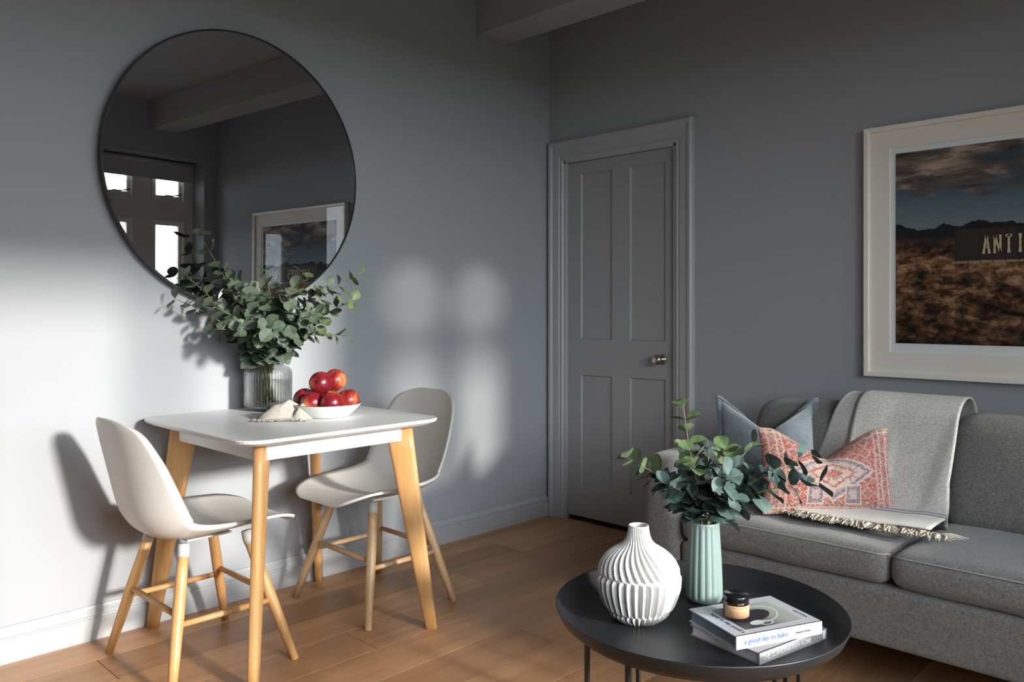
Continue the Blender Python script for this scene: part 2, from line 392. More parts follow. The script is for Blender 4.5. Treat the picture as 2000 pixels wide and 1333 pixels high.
def lathe(name, prof, mat, parent=None, n=48, rfun=None, smooth=True):
    return ob(name, lathe_mesh(name, prof, n, rfun), mat, parent, smooth)
def add_tube(vs, fs, pts, rads, n=8, cap=True):
    pts = [Vector(p) for p in pts]; base = len(vs); up = None
    for i, p in enumerate(pts):
        t = (pts[min(i+1, len(pts)-1)]-pts[max(i-1, 0)]).normalized()
        if up is None:
            up = Vector((0, 0, 1)) if abs(t.z) < .9 else Vector((1, 0, 0))
        s = t.cross(up).normalized(); up = s.cross(t).normalized()
        r = rads[i] if isinstance(rads, (list, tuple)) else rads
        for k in range(n):
            a = 2*pi*k/n; vs.append(p+(s*cos(a)+up*sin(a))*r)
    for i in range(len(pts)-1):
        for k in range(n):
            k2 = (k+1) % n
            fs.append((base+i*n+k, base+i*n+k2, base+(i+1)*n+k2, base+(i+1)*n+k))
    if cap:
        fs.append(tuple(base+k for k in range(n))[::-1]); fs.append(tuple(base+(len(pts)-1)*n+k for k in range(n)))
def tube(name, pts, rads, mat, parent=None, n=8):
    vs, fs = [], []; add_tube(vs, fs, pts, rads, n)
    return ob(name, mesh(name, vs, fs), mat, parent, smooth=True)
def soft_box(name, c, h, r, mat, parent=None, bulge=(0, 0, 0), cuts=13, fn=None):
    bm = bmesh.new(); bmesh.ops.create_cube(bm, size=2.0)
    bmesh.ops.subdivide_edges(bm, edges=bm.edges[:], cuts=cuts, use_grid_fill=True)
    for v in bm.verts:
        p = [(1 if t > 0 else -1)*(1-(1-min(1, abs(t)))**1.7) for t in v.co]
        q = [p[i]*h[i] for i in range(3)]
        inn = [max(-(h[i]-r), min(h[i]-r, q[i])) for i in range(3)]
        d = Vector([q[i]-inn[i] for i in range(3)])
        if d.length > 1e-9: q = list(Vector(inn)+d.normalized()*r)
        n = [q[i]/h[i] for i in range(3)]; w = [max(0, 1-n[i]*n[i]) for i in range(3)]
        q[0] += bulge[0]*n[0]*w[1]*w[2]; q[1] += bulge[1]*n[1]*w[0]*w[2]; q[2] += bulge[2]*n[2]*w[0]*w[1]
        p = Vector(q)
        if fn: p = fn(p)
        v.co = p+Vector(c)
    return ob(name, bm_mesh(name, bm), mat, parent, smooth=True)
def solid(me, th):
    """give a sheet mesh real thickness"""
    bm = bmesh.new(); bm.from_mesh(me); bmesh.ops.recalc_face_normals(bm, faces=bm.faces)
    bmesh.ops.solidify(bm, geom=bm.faces[:], thickness=th); bm.to_mesh(me); bm.free(); return me
def grid_faces(nu, nv, off=0):
    return [(off+j*nu+i, off+j*nu+i+1, off+(j+1)*nu+i+1, off+(j+1)*nu+i) for j in range(nv-1) for i in range(nu-1)]
def text_mesh(body, size, extrude=0.0004, font_shear=0.0, align='LEFT', sx=1.0):
    cu = bpy.data.curves.new('lettering', 'FONT'); cu.body = body; cu.size = size; cu.extrude = extrude
    cu.align_x = align; cu.shear = font_shear; cu.resolution_u = 3; cu.offset = size*.010
    o = bpy.data.objects.new('lettering', cu); COL.objects.link(o)
    dg = bpy.context.evaluated_depsgraph_get(); me = bpy.data.meshes.new_from_object(o.evaluated_get(dg))
    bpy.data.objects.remove(o); bpy.data.curves.remove(cu)
    if sx != 1.0:
        for v in me.vertices: v.co.x *= sx
    me.name = 'lettering'; return me
def lettering(name, body, size, mat, parent, origin, xdir, ydir, **kw):
    o = ob(name, text_mesh(body, size, **kw), mat, parent)
    x = Vector(xdir).normalized(); y = Vector(ydir).normalized(); z = x.cross(y)
    m = Matrix((x, y, z)).transposed().to_4x4(); m.translation = Vector(origin); o.matrix_local = m; return o
def struct(o): o['kind'] = 'structure'; return o
def cells(ys, zs, holes):
    ys = sorted(set(ys)); zs = sorted(set(zs)); out = []
    for i in range(len(ys)-1):
        for j in range(len(zs)-1):
            cy, cz = (ys[i]+ys[i+1])/2, (zs[j]+zs[j+1])/2
            if any(h[0] < cy < h[1] and h[2] < cz < h[3] for h in holes): continue
            out.append((ys[i], ys[i+1], zs[j], zs[j+1]))
    return out

# ------------------------------------------------------------------ the setting
W, CEIL, YF = 3.55, 2.79, -5.2
struct(box('wall_left', -0.12, 0, YF, 0.12, -0.03, CEIL, 'wall'))
DX0, DX1, DZ = 0.117, 0.838, 1.972
struct(boxes('wall_back', [(x0, x1, 0, 0.12, z0, z1) for x0, x1, z0, z1 in cells((0, DX0, DX1, W+.3), (-.03, DZ, CEIL), [(DX0, DX1, -.1, DZ)])], 'wall'))
struct(box('trim_4', DX0, DX1, 0, .125, -.06, -.0005, 'subfloor'))  # strip added under the door to close the gap where light leaked in
struct(box('wall_front', -0.12, W+.3, YF-.12, YF, -0.03, CEIL, 'wall'))
struct(box('ceiling', -0.12, W+.3, YF-.12, .12, CEIL, CEIL+.1, 'ceiling'))
W1 = (-0.98, -0.107, 0.5, 2.366); W2 = (-3.42, -1.20, 0.45, 2.25)
struct(boxes('wall_right', [(W, W+.3, y0, y1, z0, z1) for y0, y1, z0, z1 in cells((YF, W2[0], W2[1], W1[0], W1[1], 0), (-.03, .45, .5, 2.25, 2.366, CEIL), [W1, W2])], 'wall'))
struct(box('trim_1', 0, W, -0.57, -0.35, 2.562, CEIL, 'beam', bevel=0.004))

fl = struct(box('floor', 0, W, YF, 0, -0.06, -0.018, 'subfloor'))
PW = 0.197; rng = random.Random(4)
breaks = {1: [-2.466, -.62], 2: [-1.05, -3.0], 3: [-1.77, -3.4], 5: [-1.312, -3.1], 0: [-1.9, -3.6], 4: [-.8, -2.55], 6: [-.7, -2.3], 7: [-1.6, -3.2]}
plank_cache = {}
for k in range(19):
    x0 = k*PW+0.0; x1 = min(x0+PW, W)
    if x1-x0 < .02: continue
    b = breaks.get(k)
    if b is None:
        s = rng.uniform(-1.7, -.5); b = [s, s-rng.uniform(1.5, 1.9)]
    ys = [0.0]+sorted(b, reverse=True)+[YF]
    for a, c in zip(ys[:-1], ys[1:]):
        key = (round(x1-x0, 4), round(a-c, 3))
        if key not in plank_cache:
            bm = bmesh.new(); hw, hl = (x1-x0)/2-.0013, (a-c)/2-.0012
            add_box(bm, -hw, hw, -hl, hl, -.018, 0)
            top = [e for e in bm.edges if all(v.co.z > -.001 for v in e.verts)]
            bmesh.ops.bevel(bm, geom=top, offset=.0005, segments=1, affect='EDGES')
            plank_cache[key] = bm_mesh('plank', bm)
        p = ob('plank', plank_cache[key], None, fl)
        if not p.data.materials: p.data.materials.append(M['oak'])
        p.location = ((x0+x1)/2, (a+c)/2, 0)

def extrude_profile(name, prof, axis, a, b, mat, parent=None):
    """prof: (out, z) pairs; runs along an axis: 'left' wall (x=out) or 'back' wall (y=-out)"""
    n = len(prof); vs = []
    for t in (a, b):
        for o_, z in prof: vs.append((o_, t, z) if axis == 'left' else (t, -o_, z))
    fs = [(i, (i+1) % n, n+(i+1) % n, n+i) for i in range(n)]+[tuple(range(n))[::-1], tuple(range(n, 2*n))]
    bm = bmesh.new(); bm.from_mesh(mesh(name, vs, fs)); return ob(name, bm_mesh(name, bm), mat, parent)
SK = [(0, 0), (.020, 0), (.020, .074), (.016, .077), (.014, .081), (.0185, .085), (.0185, .094), (.013, .101), (.008, .109), (.006, .116), (0, .116)]
struct(extrude_profile('baseboard_left', SK, 'left', YF, -.03, 'trim'))
struct(extrude_profile('baseboard_back', SK, 'back', .936, W, 'trim'))

# architrave
AP = [(0, .012), (.006, .020), (.014, .022), (.017, .018), (.024, .018), (.028, .023), (.070, .026), (.078, .034), (.094, .036), (.100, .030), (.100, 0)]
path = [((DX0, -.001), (-1, 0)), ((DX0, DZ), (-1, 1.12)), ((DX1, DZ), (1, 1.12)), ((DX1, -.001), (1, 0))]
vs = []; fs = []; n = len(AP)
for (px, pz), (dx, dz) in path:
    for d, h in AP: vs.append((px+dx*d, -h, pz+dz*d))
for i in range(3):
    for j in range(n-1): fs.append((i*n+j, i*n+j+1, (i+1)*n+j+1, (i+1)*n+j))
bm = bmesh.new(); bm.from_mesh(mesh('trim', vs, fs)); struct(ob('trim_2', bm_mesh('trim', bm), 'trim'))
struct(box('wall_light_block', -.1, 1.1, .125, .16, -.03, CEIL, 'wall'))  # unseen slab added behind the door to block sky light leaking underneath
# jamb lining
struct(boxes('trim_3', [(DX0-.001, DX0+.012, -.012, .1, 0, DZ), (DX1-.012, DX1+.001, -.012, .1, 0, DZ), (DX0, DX1, -.012, .1, DZ-.012, DZ+.001)], 'trim'))

# door
dr = bpy.data.objects.new('door_1', None); COL.objects.link(dr); dr.location = (DX0, 0, 0); struct(dr)
dr['label'] = 'grey painted four panel door in moulded frame'
PAN = [(.22, .432, .991, 1.893), (.547, .765, .991, 1.893), (.22, .432, .18, .797), (.547, .765, .19, .80)]
PAN = [(a-DX0, b-DX0, c, d) for a, b, c, d in PAN]
DW0, DW1 = .014, DX1-DX0-.014
xs = [DW0, DW1]+[p[0] for p in PAN]+[p[1] for p in PAN]; zs = [.022, DZ-.014]+[p[2] for p in PAN]+[p[3] for p in PAN]
boxes('stiles_and_rails', [(a, b, .010, .046, c, d) for a, b, c, d in cells(xs, zs, PAN)], 'door', dr)
for a, b, c, d in PAN:
    boxes('panel', [(a, b, .021, .040, c, d)], 'door', dr)
    m = .006
    vs = []
    for k, (i, y) in enumerate(((0, .010), (m, .0215))):
        vs += [(a+i, y, c+i), (b-i, y, c+i), (b-i, y, d-i), (a+i, y, d-i)]
    ob('panel_moulding', mesh('panel_moulding', vs, [(j, (j+1) % 4, 4+(j+1) % 4, 4+j) for j in range(4)]), 'door', dr)
kb = lathe('door_knob', [(0, 0), (.027, 0), (.0275, .004), (.022, .008), (.013, .011), (.011, .020), (.013, .028), (.022, .033), (.0265, .042), (.0265, .050), (.022, .058), (.012, .0625), (0, .0635)], 'chrome', dr, 32)
kb.location = (.742-DX0, .010, .902); kb.rotation_euler = (radians(90), 0, 0); kb['label'] = 'round brushed metal door knob'

# windows in the right hand wall
def window(name, rect, lights, label, stays=(), glass='pane'):
    y0, y1, z0, z1 = rect
    w = bpy.data.objects.new(name, None); COL.objects.link(w); struct(w); w['label'] = label; w.location = (3.74, (y0+y1)/2, z0)
    L = Vector(w.location)
    ys = [y0, y1]; zs = [z0, z1]
    for a, b, c, d in lights: ys += [a, b]; zs += [c, d]
    bl = [(0, .10, a-L.y, b-L.y, c-L.z, d-L.z) for a, b, c, d in cells(ys, zs, lights)]
    boxes('mullions', bl, 'stone', w)
    for i, (a, b, c, d) in enumerate(lights):
        f1, f2 = .014, .044
        def ring(t, xa, xb, o):
            return [(xa, xb, a+o-L.y, a+o+t-L.y, c+o-L.z, d-o-L.z), (xa, xb, b-o-t-L.y, b-o-L.y, c+o-L.z, d-o-L.z),
                    (xa, xb, a+o+t-L.y, b-o-t-L.y, c+o-L.z, c+o+t-L.z), (xa, xb, a+o+t-L.y, b-o-t-L.y, d-o-t-L.z, d-o-L.z)]
        cs = boxes('casement', ring(.014, -.012, .06, 0)+ring(.030, .012, .055, .014), 'casement', w)
        p = boxes('pane', [(.030, .034, a+.043-L.y, b-.043-L.y, c+.043-L.z, d-.043-L.z)], glass, cs)
        if i in stays:
            tube('casement_stay', [(.004, (a+b)/2-.05-L.y, c+.030-L.z), (-.015, (a+b)/2-.02-L.y, c+.045-L.z), (-.018, (a+b)/2+.03-L.y, c+.043-L.z), (-.012, b-.03-L.y, c+.062-L.z)], .005, 'iron', cs, 6)
    boxes('window_sill', [(-.21, .0, y0-L.y+.001, y1-L.y-.001, -.0, .022)], 'trim', w)
    return w
LT = [(-.467, -.184, .56, 1.866), (-.90, -.618, .56, 1.866), (-.467, -.184, 2.024, 2.33), (-.90, -.618, 2.024, 2.33)]
window('window_1', W1, LT, 'mullioned window with small panes beside the sofa', stays=(2, 3), glass='dimpane')
L2 = []
for i in range(3):
    a = -3.395+i*.728; L2 += [(a, a+.706, .50, 2.22)]
window('window_2', W2, L2, 'wide window with three tall panes behind the camera', stays=())

t = thing('roller_blind', 'dark grey roller blind drawn partly down over the mullioned window', 'blind', (3.70, -.545, 2.19))
boxes('fabric', [(-.001, .001, -.41, .41, .012, .13)], 'blind', t)
boxes('bottom_bar', [(-.004, .004, -.41, .41, 0, .014)], 'blind', t)
b = tube('roller', [(0.012, -.425, .145), (.012, .425, .145)], .022, 'blind', t, 16)

struct(box('ground', W+.3, 40, -25, 25, -.3, -.25, 'lawn'))
bm = bmesh.new(); bmesh.ops.create_cube(bm, size=1.0); bmesh.ops.subdivide_edges(bm, edges=bm.edges[:], cuts=30, use_grid_fill=True)
for v in bm.verts:
    p = Vector((v.co.x*1.0, v.co.y*14, v.co.z*1.85)); q = p*1.9
    v.co = p+Vector((noise.noise(q*2), noise.noise(q*2+Vector((5, 1, 2))), noise.noise(q*2+Vector((9, 4, 7)))))*.16
h = ob('garden_hedge', bm_mesh('garden_hedge', bm), 'hedge', smooth=True); h.location = (8.2, -1.5, .46)
tag(h, 'clipped green hedge outside the mullioned window', 'hedge')

# ------------------------------------------------------------------ round mirror
mr = thing('wall_mirror', 'large round mirror with thin black frame on the left wall', 'mirror', (0.030, -1.862, 1.703), radians(1.83))
RM = .543
gl = lathe('glass', [(0, .004), (RM-.006, .004), (RM-.006, -.004), (0, -.004)], 'mirror', mr, 128, smooth=False)
gl.rotation_euler = (0, radians(90.3), 0)
fr = lathe('frame', [(RM-.007, .007), (RM-.001, .0075), (RM, .005), (RM, -.007), (RM-.007, -.007), (RM-.007, .007)], 'black', mr, 128, smooth=False)
fr.rotation_euler = (0, radians(90.3), 0)

# ------------------------------------------------------------------ framed photograph
PX0, PX1, PZ0, PZ1 = 1.750, 2.925, .880, 1.893
pic = thing('framed_photograph', 'white framed desert landscape photograph hanging above the grey sofa', 'picture', ((PX0+PX1)/2, 0, PZ0))
cx = (PX0+PX1)/2
fw, fd = .020, .036
hx, hz = (PX1-PX0)/2, PZ1-PZ0
for (a, b, c, d) in ((-hx, -hx+fw, 0, hz), (hx-fw, hx, 0, hz), (-hx+fw, hx-fw, 0, fw), (-hx+fw, hx-fw, hz-fw, hz)):
    box('frame_rail', a, b, -fd, -.001, c, d, 'frame', pic, .0015, 1)
IX0, IX1, IZ0, IZ1 = 1.870-cx, 2.805-cx, 1.017-PZ0, 1.778-PZ0
bw = .022
boxes('mount', [(a, b, -.020, -.006, c, d) for a, b, c, d in cells((-hx+fw, IX0-bw, IX1+bw, hx-fw), (fw, IZ0-bw*1.7, IZ1+bw, hz-fw), [(IX0-bw, IX1+bw, IZ0-bw*1.7, IZ1+bw)])], 'mat', pic)
boxes('mount_bevel', [(IX0-bw, IX1+bw, -.014, -.008, IZ0-bw*1.7, IZ1+bw)], 'matedge', pic)
pr = ob('print', mesh('print', [(IX0, -.0155, IZ0), (IX1, -.0155, IZ0), (IX1, -.0155, IZ1), (IX0, -.0155, IZ1), (IX0, -.0145, IZ0), (IX1, -.0145, IZ0), (IX1, -.0145, IZ1), (IX0, -.0145, IZ1)],
        [(0, 1, 2, 3), (4, 7, 6, 5), (0, 4, 5, 1), (1, 5, 6, 2), (2, 6, 7, 3), (3, 7, 4, 0)], [(0, 0), (1, 0), (1, 1), (0, 1)]*2), 'print', pic)
pr['label'] = 'moody desert landscape with a derelict sign'
sx0, sz = 2.085-cx, 1.328-PZ0
SX1 = 2.60-cx
boxes('sign_board', [(sx0, SX1, -.0162, -.0156, sz+.010, sz+.128)], 'sign_dark', pr)
boxes('sign_ledge', [(sx0-.008, SX1+.01, -.0166, -.0156, sz-.001, sz+.008)], 'sign_ledge', pr)
posts = []
for i in range(13):
    x = sx0+.004+i*.042; posts.append((x, x+.0025, -.0168, -.0156, sz-(.02 if i % 4 == 1 else 0), sz+.132+.004*i*.5))
posts.append((sx0, SX1, -.0168, -.0156, sz+.128, sz+.131)); 
boxes('sign_posts', posts, 'sign_post', pr)
# slab serif sign letters built as strokes that flare at both ends
def flare(x0, z0, x1, z1, w0, w1):
    d = Vector((x1-x0, z1-z0)); nrm = Vector((-d.y, d.x)).normalized(); pts = []
    for f, w in ((0, w1), (.16, w1*.8), (.34, w0), (.5, w0*1.25), (.66, w0), (.84, w1*.8), (1, w1)):
        p = Vector((x0, z0))+d*f; pts.append((p+nrm*w, p-nrm*w))
    return pts
GL = {'A': [(.12, 0, .48, 1), (.88, 0, .52, 1), (.3, .36, .7, .36)], 'N': [(.14, 0, .14, 1), (.86, 0, .86, 1), (.14, 1, .86, 0)],
      'T': [(.5, 0, .5, 1), (.08, .93, .92, .93)], 'I': [(.5, 0, .5, 1)], 'Q': [(.12, .15, .12, .85), (.88, .15, .88, .85), (.2, .93, .8, .93), (.2, .07, .8, .07), (.55, .25, .95, -.12)],
      'U': [(.12, .1, .12, 1), (.88, .1, .88, 1), (.2, .07, .8, .07)], 'E': [(.15, 0, .15, 1), (.15, .93, .9, .93), (.15, .5, .7, .5), (.15, .07, .9, .07)],
      'S': [(.15, .93, .9, .93), (.12, .5, .12, .93), (.15, .5, .85, .5), (.88, .07, .88, .5), (.1, .07, .85, .07)]}
for i, ch in enumerate('ANTIQUES'):
    vs, fs = [], []; ox, oz, cw, chh = 2.181-cx+i*.0365, 1.361-PZ0+.0004*i, .026, .068
    for (a, b_, c, d_) in GL[ch]:
        pts = flare(a*cw, b_*chh, c*cw, d_*chh, .0030, .0052 if ch not in 'AN' else .0046); n0 = len(vs)
        for p, q in pts: vs += [(ox+p.x, -.0174, oz+p.y), (ox+q.x, -.0174, oz+q.y), (ox+p.x, -.0160, oz+p.y), (ox+q.x, -.0160, oz+q.y)]
        for k in range(len(pts)-1):
            e = n0+k*4; fs += [(e, e+1, e+5, e+4), (e, e+4, e+6, e+2), (e+1, e+3, e+7, e+5)]
    ob('sign_letter', mesh('sign_letter', vs, fs), 'cream_letter', pr)
boxes('glazing', [(-hx+fw, hx-fw, -.026, -.0245, fw, hz-fw)], 'picglass', pic)

# ------------------------------------------------------------------ dining table
TX0, TX1, TY0, TY1, TZ = .012, .812, -2.265, -1.485, .760
tc = ((TX0+TX1)/2, (TY0+TY1)/2)
tb = thing('dining_table', 'small square white dining table with splayed wooden legs', 'table', (tc[0], tc[1], 0))
hx, hy, rc = (TX1-TX0)/2, (TY1-TY0)/2, .075
out = []
for (sx, sy, a0) in ((1, 1, 0), (-1, 1, 90), (-1, -1, 180), (1, -1, 270)):
    for k in range(9):
        a = radians(a0+k*90/8); out.append((sx*(hx-rc)+rc*cos(a), sy*(hy-rc)+rc*sin(a)))
n = len(out); vs, fs = [], []
for (s, z) in ((.0, TZ), (.003, TZ), (0.0, TZ-.003), (.004, TZ-.011), (.030, TZ-.022)):
    for (x, y) in out:
        l = sqrt(x*x+y*y); vs.append((x-x/l*s, y-y/l*s, z))
for j in ((1, 2), (2, 3), (3, 4)):
    for i in range(n): fs.append((j[0]*n+i, j[1]*n+i, j[1]*n+(i+1) % n, j[0]*n+(i+1) % n))
fs += [tuple(n+i for i in range(n)), tuple(4*n+i for i in range(n))[::-1]]
bm = bmesh.new(); bm.from_mesh(mesh('tabletop', vs, fs)); bmesh.ops.delete(bm, geom=[v for v in bm.verts if not v.link_faces], context='VERTS')
ob('tabletop', bm_mesh('tabletop', bm), 'tablewhite', tb)
ai = .300; ay = .290
for (x0, x1, y0, y1) in ((-ai, ai, ay-.018, ay), (-ai, ai, -ay, -ay+.018), (ai-.018, ai, -ay+.018, ay-.018), (-ai, -ai+.018, -ay+.018, ay-.018)):
    box('apron', x0, x1, y0, y1, TZ-.082, TZ-.0225, 'tablewhite', tb, .002, 1)
for sx in (-1, 1):
    for sy in (-1, 1):
        top = Vector((sx*.278, sy*.268, TZ-.0225)); foot = Vector((sx*.368, sy*.348, 0))
        dg = Vector((sx, sy, 0)).normalized(); pp = Vector((-sy, sx, 0)).normalized()*(1 if sx*sy > 0 else -1)
        vs, fs = [], []; NS = 8
        for i in range(NS+1):
            f = i/NS; c = top.lerp(foot, f); wd = (.050*(1-f)+.021*f); th = .0175*(1-f)+.0150*f
            for a in range(16):
                an = 2*pi*a/16; ca, sa = cos(an), sin(an)
                ex = math.copysign(abs(ca)**.45, ca)*wd; ey = math.copysign(abs(sa)**.55, sa)*th
                vs.append(c+dg*ex+pp*ey)
        for i in range(NS):
            for a in range(16): fs.append((i*16+a, i*16+(a+1) % 16, (i+1)*16+(a+1) % 16, (i+1)*16+a))
        fs += [tuple(range(16))[::-1], tuple(NS*16+a for a in range(16))]
        bm = bmesh.new(); bm.from_mesh(mesh('leg', vs, fs)); lg = ob('leg', bm_mesh('leg', bm), 'beech', tb, True)

# ------------------------------------------------------------------ shell chairs
def shell_mesh():
    # (y, z, half width, side lift) along the centre line from front lip to top of back
    prof = [(.252, .424, .110, .003), (.246, .434, .158, .007), (.222, .443, .192, .013), (.16, .445, .218, .026), (.08, .437, .232, .038), (0, .429, .236, .050), (-.08, .424, .238, .062),
            (-.145, .429, .238, .073), (-.190, .447, .238, .084), (-.222, .485, .238, .088), (-.240, .525, .239, .088), (-.251, .57, .238, .080), (-.262, .62, .234, .070), (-.273, .67, .226, .060),
            (-.283, .715, .213, .048), (-.292, .755, .194, .038), (-.299, .786, .164, .026), (-.303, .806, .112, .014), (-.305, .816, .060, .006)]
    nu = 21; vs = []
    # resample finely
    def samp(t):
        t = t*(len(prof)-1); i = min(int(t), len(prof)-2); f = t-i
        p0 = prof[max(i-1, 0)]; p1 = prof[i]; p2 = prof[i+1]; p3 = prof[min(i+2, len(prof)-1)]
        return [0.5*((2*p1[k])+(-p0[k]+p2[k])*f+(2*p0[k]-5*p1[k]+4*p2[k]-p3[k])*f*f+(-p0[k]+3*p1[k]-3*p2[k]+p3[k])*f**3) for k in range(4)]
    NV = 55
    for j in range(NV):
        t = j/(NV-1); y, z, w, lift = samp(t); y2, z2, _, _ = samp(min(1, t+.01)); y1, z1, _, _ = samp(max(0, t-.01))
        d = Vector((y2-y1, z2-z1)).normalized(); nrm = Vector((d.y, -d.x))   # towards the sitter
        if nrm.y < 0 and nrm.x < 0: nrm = -nrm
        for i in range(nu):
            s = -1+2*i/(nu-1); k = abs(s)**2.7
            # front lip dips at the middle
            vs.append((s*w, y+nrm.x*lift*k, z+nrm.y*lift*k))
    me = mesh('shell', vs, grid_faces(nu, NV))
    return solid(me, 0.009)
shell_me = shell_mesh()
def leg_geo(top, foot):
    vs, fs = [], []; T, Fo = Vector(top), Vector(foot)
    add_tube(vs, fs, [T.lerp(Fo, f) for f in (0, .15, .4, .7, 1)], [.0165, .0175, .0185, .0165, .0125], 14)
    return mesh('leg', vs, fs)
def make_chair(label, loc, rz, wood):
    c = thing('shell_chair', label, 'chair', loc, rz, 'white shell chairs at the dining table')
    s = ob('shell', shell_me, 'shell', c, True)
    feet = {}; tops = {}
    for sx in (-1, 1):
        for sy in (-1, 1):
            top = Vector((sx*.128, sy*.105-.01, .410)); foot = Vector((sx*.245, sy*.205, 0)); feet[sx, sy] = foot; tops[sx, sy] = top
            ob('leg', leg_geo(top.lerp(foot, .045), foot), wood, c, True)
            tube('leg_cap', [top+Vector((0, 0, .013)), top.lerp(foot, .03), top.lerp(foot, .066)], [.0178, .0180, .0181], 'legcap', c, 14)
    def at(sx, sy, z): f = 1-z/.410; return tops[sx, sy].lerp(feet[sx, sy], f)
    for (a, b, z) in (((-1, -1), (1, -1), .222), ((-1, 1), (1, 1), .222), ((-1, -1), (-1, 1), .196), ((1, -1), (1, 1), .196)):
        tube('stretcher', [at(*a, z), (at(*a, z)+at(*b, z))/2, at(*b, z)], [.0088, .0105, .0088], wood, c, 10)
    boxes('seat_bracket', [(-.085, .085, -.085, .065, .413, .419)], 'legcap', c)
    return c
make_chair('white shell chair with orange-toned wooden legs seen from behind, left end of table', (.412, -2.212, 0), 0, 'beech')
make_chair('white shell chair with pale wooden legs facing us, at the far right end of table', (.392, -1.497, 0), pi, 'ash')

# ------------------------------------------------------------------ eucalyptus
def leaf_mesh(seed, fold, curl):
    r = random.Random(seed); vs = [(0, .10, 0)]
    NA = 12
    for ring, f in ((0, .55), (1, 1.0)):
        for k in range(NA):
            a = 2*pi*k/NA
            x = .49*f*sin(a)*(1+.05*sin(2*a+seed)); y = .56-.46*f*cos(a)
            if ring == 1 and k == NA//2: y += .05
            if ring == 1 and k == 0: y -= .10
            z = fold*abs(x)+curl*(y-.3)**2+.03*sin(3*a+seed)*f
            vs.append((x, y, z))
    vs[0] = (0, .56, curl*.07-.02)
    fs = [(0, 1+k, 1+(k+1) % NA) for k in range(NA)]+[(1+k, 13+k, 13+(k+1) % NA, 1+(k+1) % NA) for k in range(NA)]
    return mesh('leaf', vs, fs)
LEAF = {}
for mk in ('leaf', 'leaf_dark', 'leaf_young'):
    LEAF[mk] = []
    for s in range(4):
        me = leaf_mesh(s+1, .10+.10*s, (-.35, .2, -.15, .35)[s]); me.materials.append(M[mk])
        for p in me.polygons: p.use_smooth = True
        LEAF[mk].append(me)
def branch(base, mid, tip, nl, size0, size1, label, group, seed, mats=('leaf',), stem='stem', t0=.35, xmin=None, sr=.0028, flat=None):
    r = random.Random(seed); B, Mi, T = Vector(base), Vector(mid), Vector(tip)
    br = thing('eucalyptus_branch', label, 'branch', base, 0, group)
    def P(t): return B*(1-t)**2+Mi*2*t*(1-t)+T*t*t-B
    tube('stem', [P(i/14) for i in range(15)], [sr*(1-.6*i/14) for i in range(15)], stem, br, 6)
    pairs = nl//2; phase = r.uniform(0, pi)
    for i in range(pairs):
        f = i/max(1, pairs-1); t = t0+(1-t0)*f; p = P(t); tg = (P(min(1, t+.02))-P(max(0, t-.02))).normalized()
        s0 = tg.cross(Vector((0, 0, 1)));  s0 = s0.normalized() if s0.length > .1 else Vector((1, 0, 0)); s1 = s0.cross(tg).normalized()
        phase += pi/2+r.uniform(-.35, .35)
        for k in (0, 1):
            a = phase+k*pi+r.uniform(-.2, .2); rad = s0*cos(a)+s1*sin(a)
            size = (size0*(1-f)+size1*f)*r.uniform(.85, 1.15)
            d = (rad*1.0+tg*r.uniform(.25, .8)+Vector((0, 0, r.uniform(-.45, .2)))).normalized()
            if xmin is not None and B.x+p.x+d.x*size < xmin:
                d.x = abs(d.x)*.6; d.normalize()
                if B.x+p.x < xmin: continue
            nz = (tg*r.uniform(.5, 1.0)+Vector((r.uniform(-.6, .6), r.uniform(-.6, .6), r.uniform(.1, .9)))).normalized()
            x = d.cross(nz)
            if x.length < .05: continue
            x.normalize(); z = x.cross(d)
            lo = bpy.data.objects.new('leaf', r.choice(LEAF[mats[min(len(mats)-1, int(f*len(mats)))]])); COL.objects.link(lo); lo.parent = br
            mtx = Matrix((x*size, d*size, z*size)).transposed().to_4x4(); mtx.translation = p+d*.002; lo.matrix_local = mtx
    # tip bud leaf
    return br

V1 = (.132, -1.812, TZ)
G1 = 'eucalyptus branches in the ribbed glass vase'
L1 = 'leafy grey-green eucalyptus branch in the crowded middle of the glass vase bunch'
B1 = [((.10, -2.07, 1.424), 'tall eucalyptus branch with round leaves rising against the mirror, highest in the glass vase', 16, .062),
      ((.10, -2.165, 1.19), 'eucalyptus branch reaching furthest left from the glass vase, below the mirror rim', 18, .056),
      ((.085, -2.115, 1.275), 'eucalyptus branch leaning left across the lower mirror edge, from the glass vase', 16, .060),
      ((.15, -2.00, 1.29), L1, 18, .060), ((.239, -1.983, 1.255), L1, 20, .062), ((.232, -2.075, 1.16), L1, 18, .060),
      ((.20, -1.86, 1.30), L1, 18, .055), ((.378, -1.987, 1.225), L1, 20, .062), ((.327, -1.775, 1.290), L1, 18, .050),
      ((.419, -1.879, 1.225), L1, 20, .062), ((.426, -1.735, 1.245), L1, 18, .048),
      ((.516, -1.644, 1.290), 'eucalyptus branch reaching furthest right from the glass vase, small bright leaves', 24, .055),
      ((.560, -1.715, 1.185), 'eucalyptus branch with small leaves arching right above the red apples', 22, .052),
      ((.512, -1.705, 1.055), 'thin eucalyptus sprig drooping lowest on the right above the red apples', 18, .048),
      ((.535, -1.857, 1.140), L1, 20, .056), ((.36, -2.040, 1.090), L1, 18, .062), ((.44, -1.97, 1.085), L1, 18, .066), ((.44, -1.89, 1.055), L1, 16, .062), ((.25, -1.95, 1.08), L1, 16, .06),
      ((.30, -1.86, 1.16), L1, 18, .064), ((.18, -2.06, 1.08), L1, 14, .055), ((.40, -1.78, 1.10), L1, 16, .054)]
rr = random.Random(9)
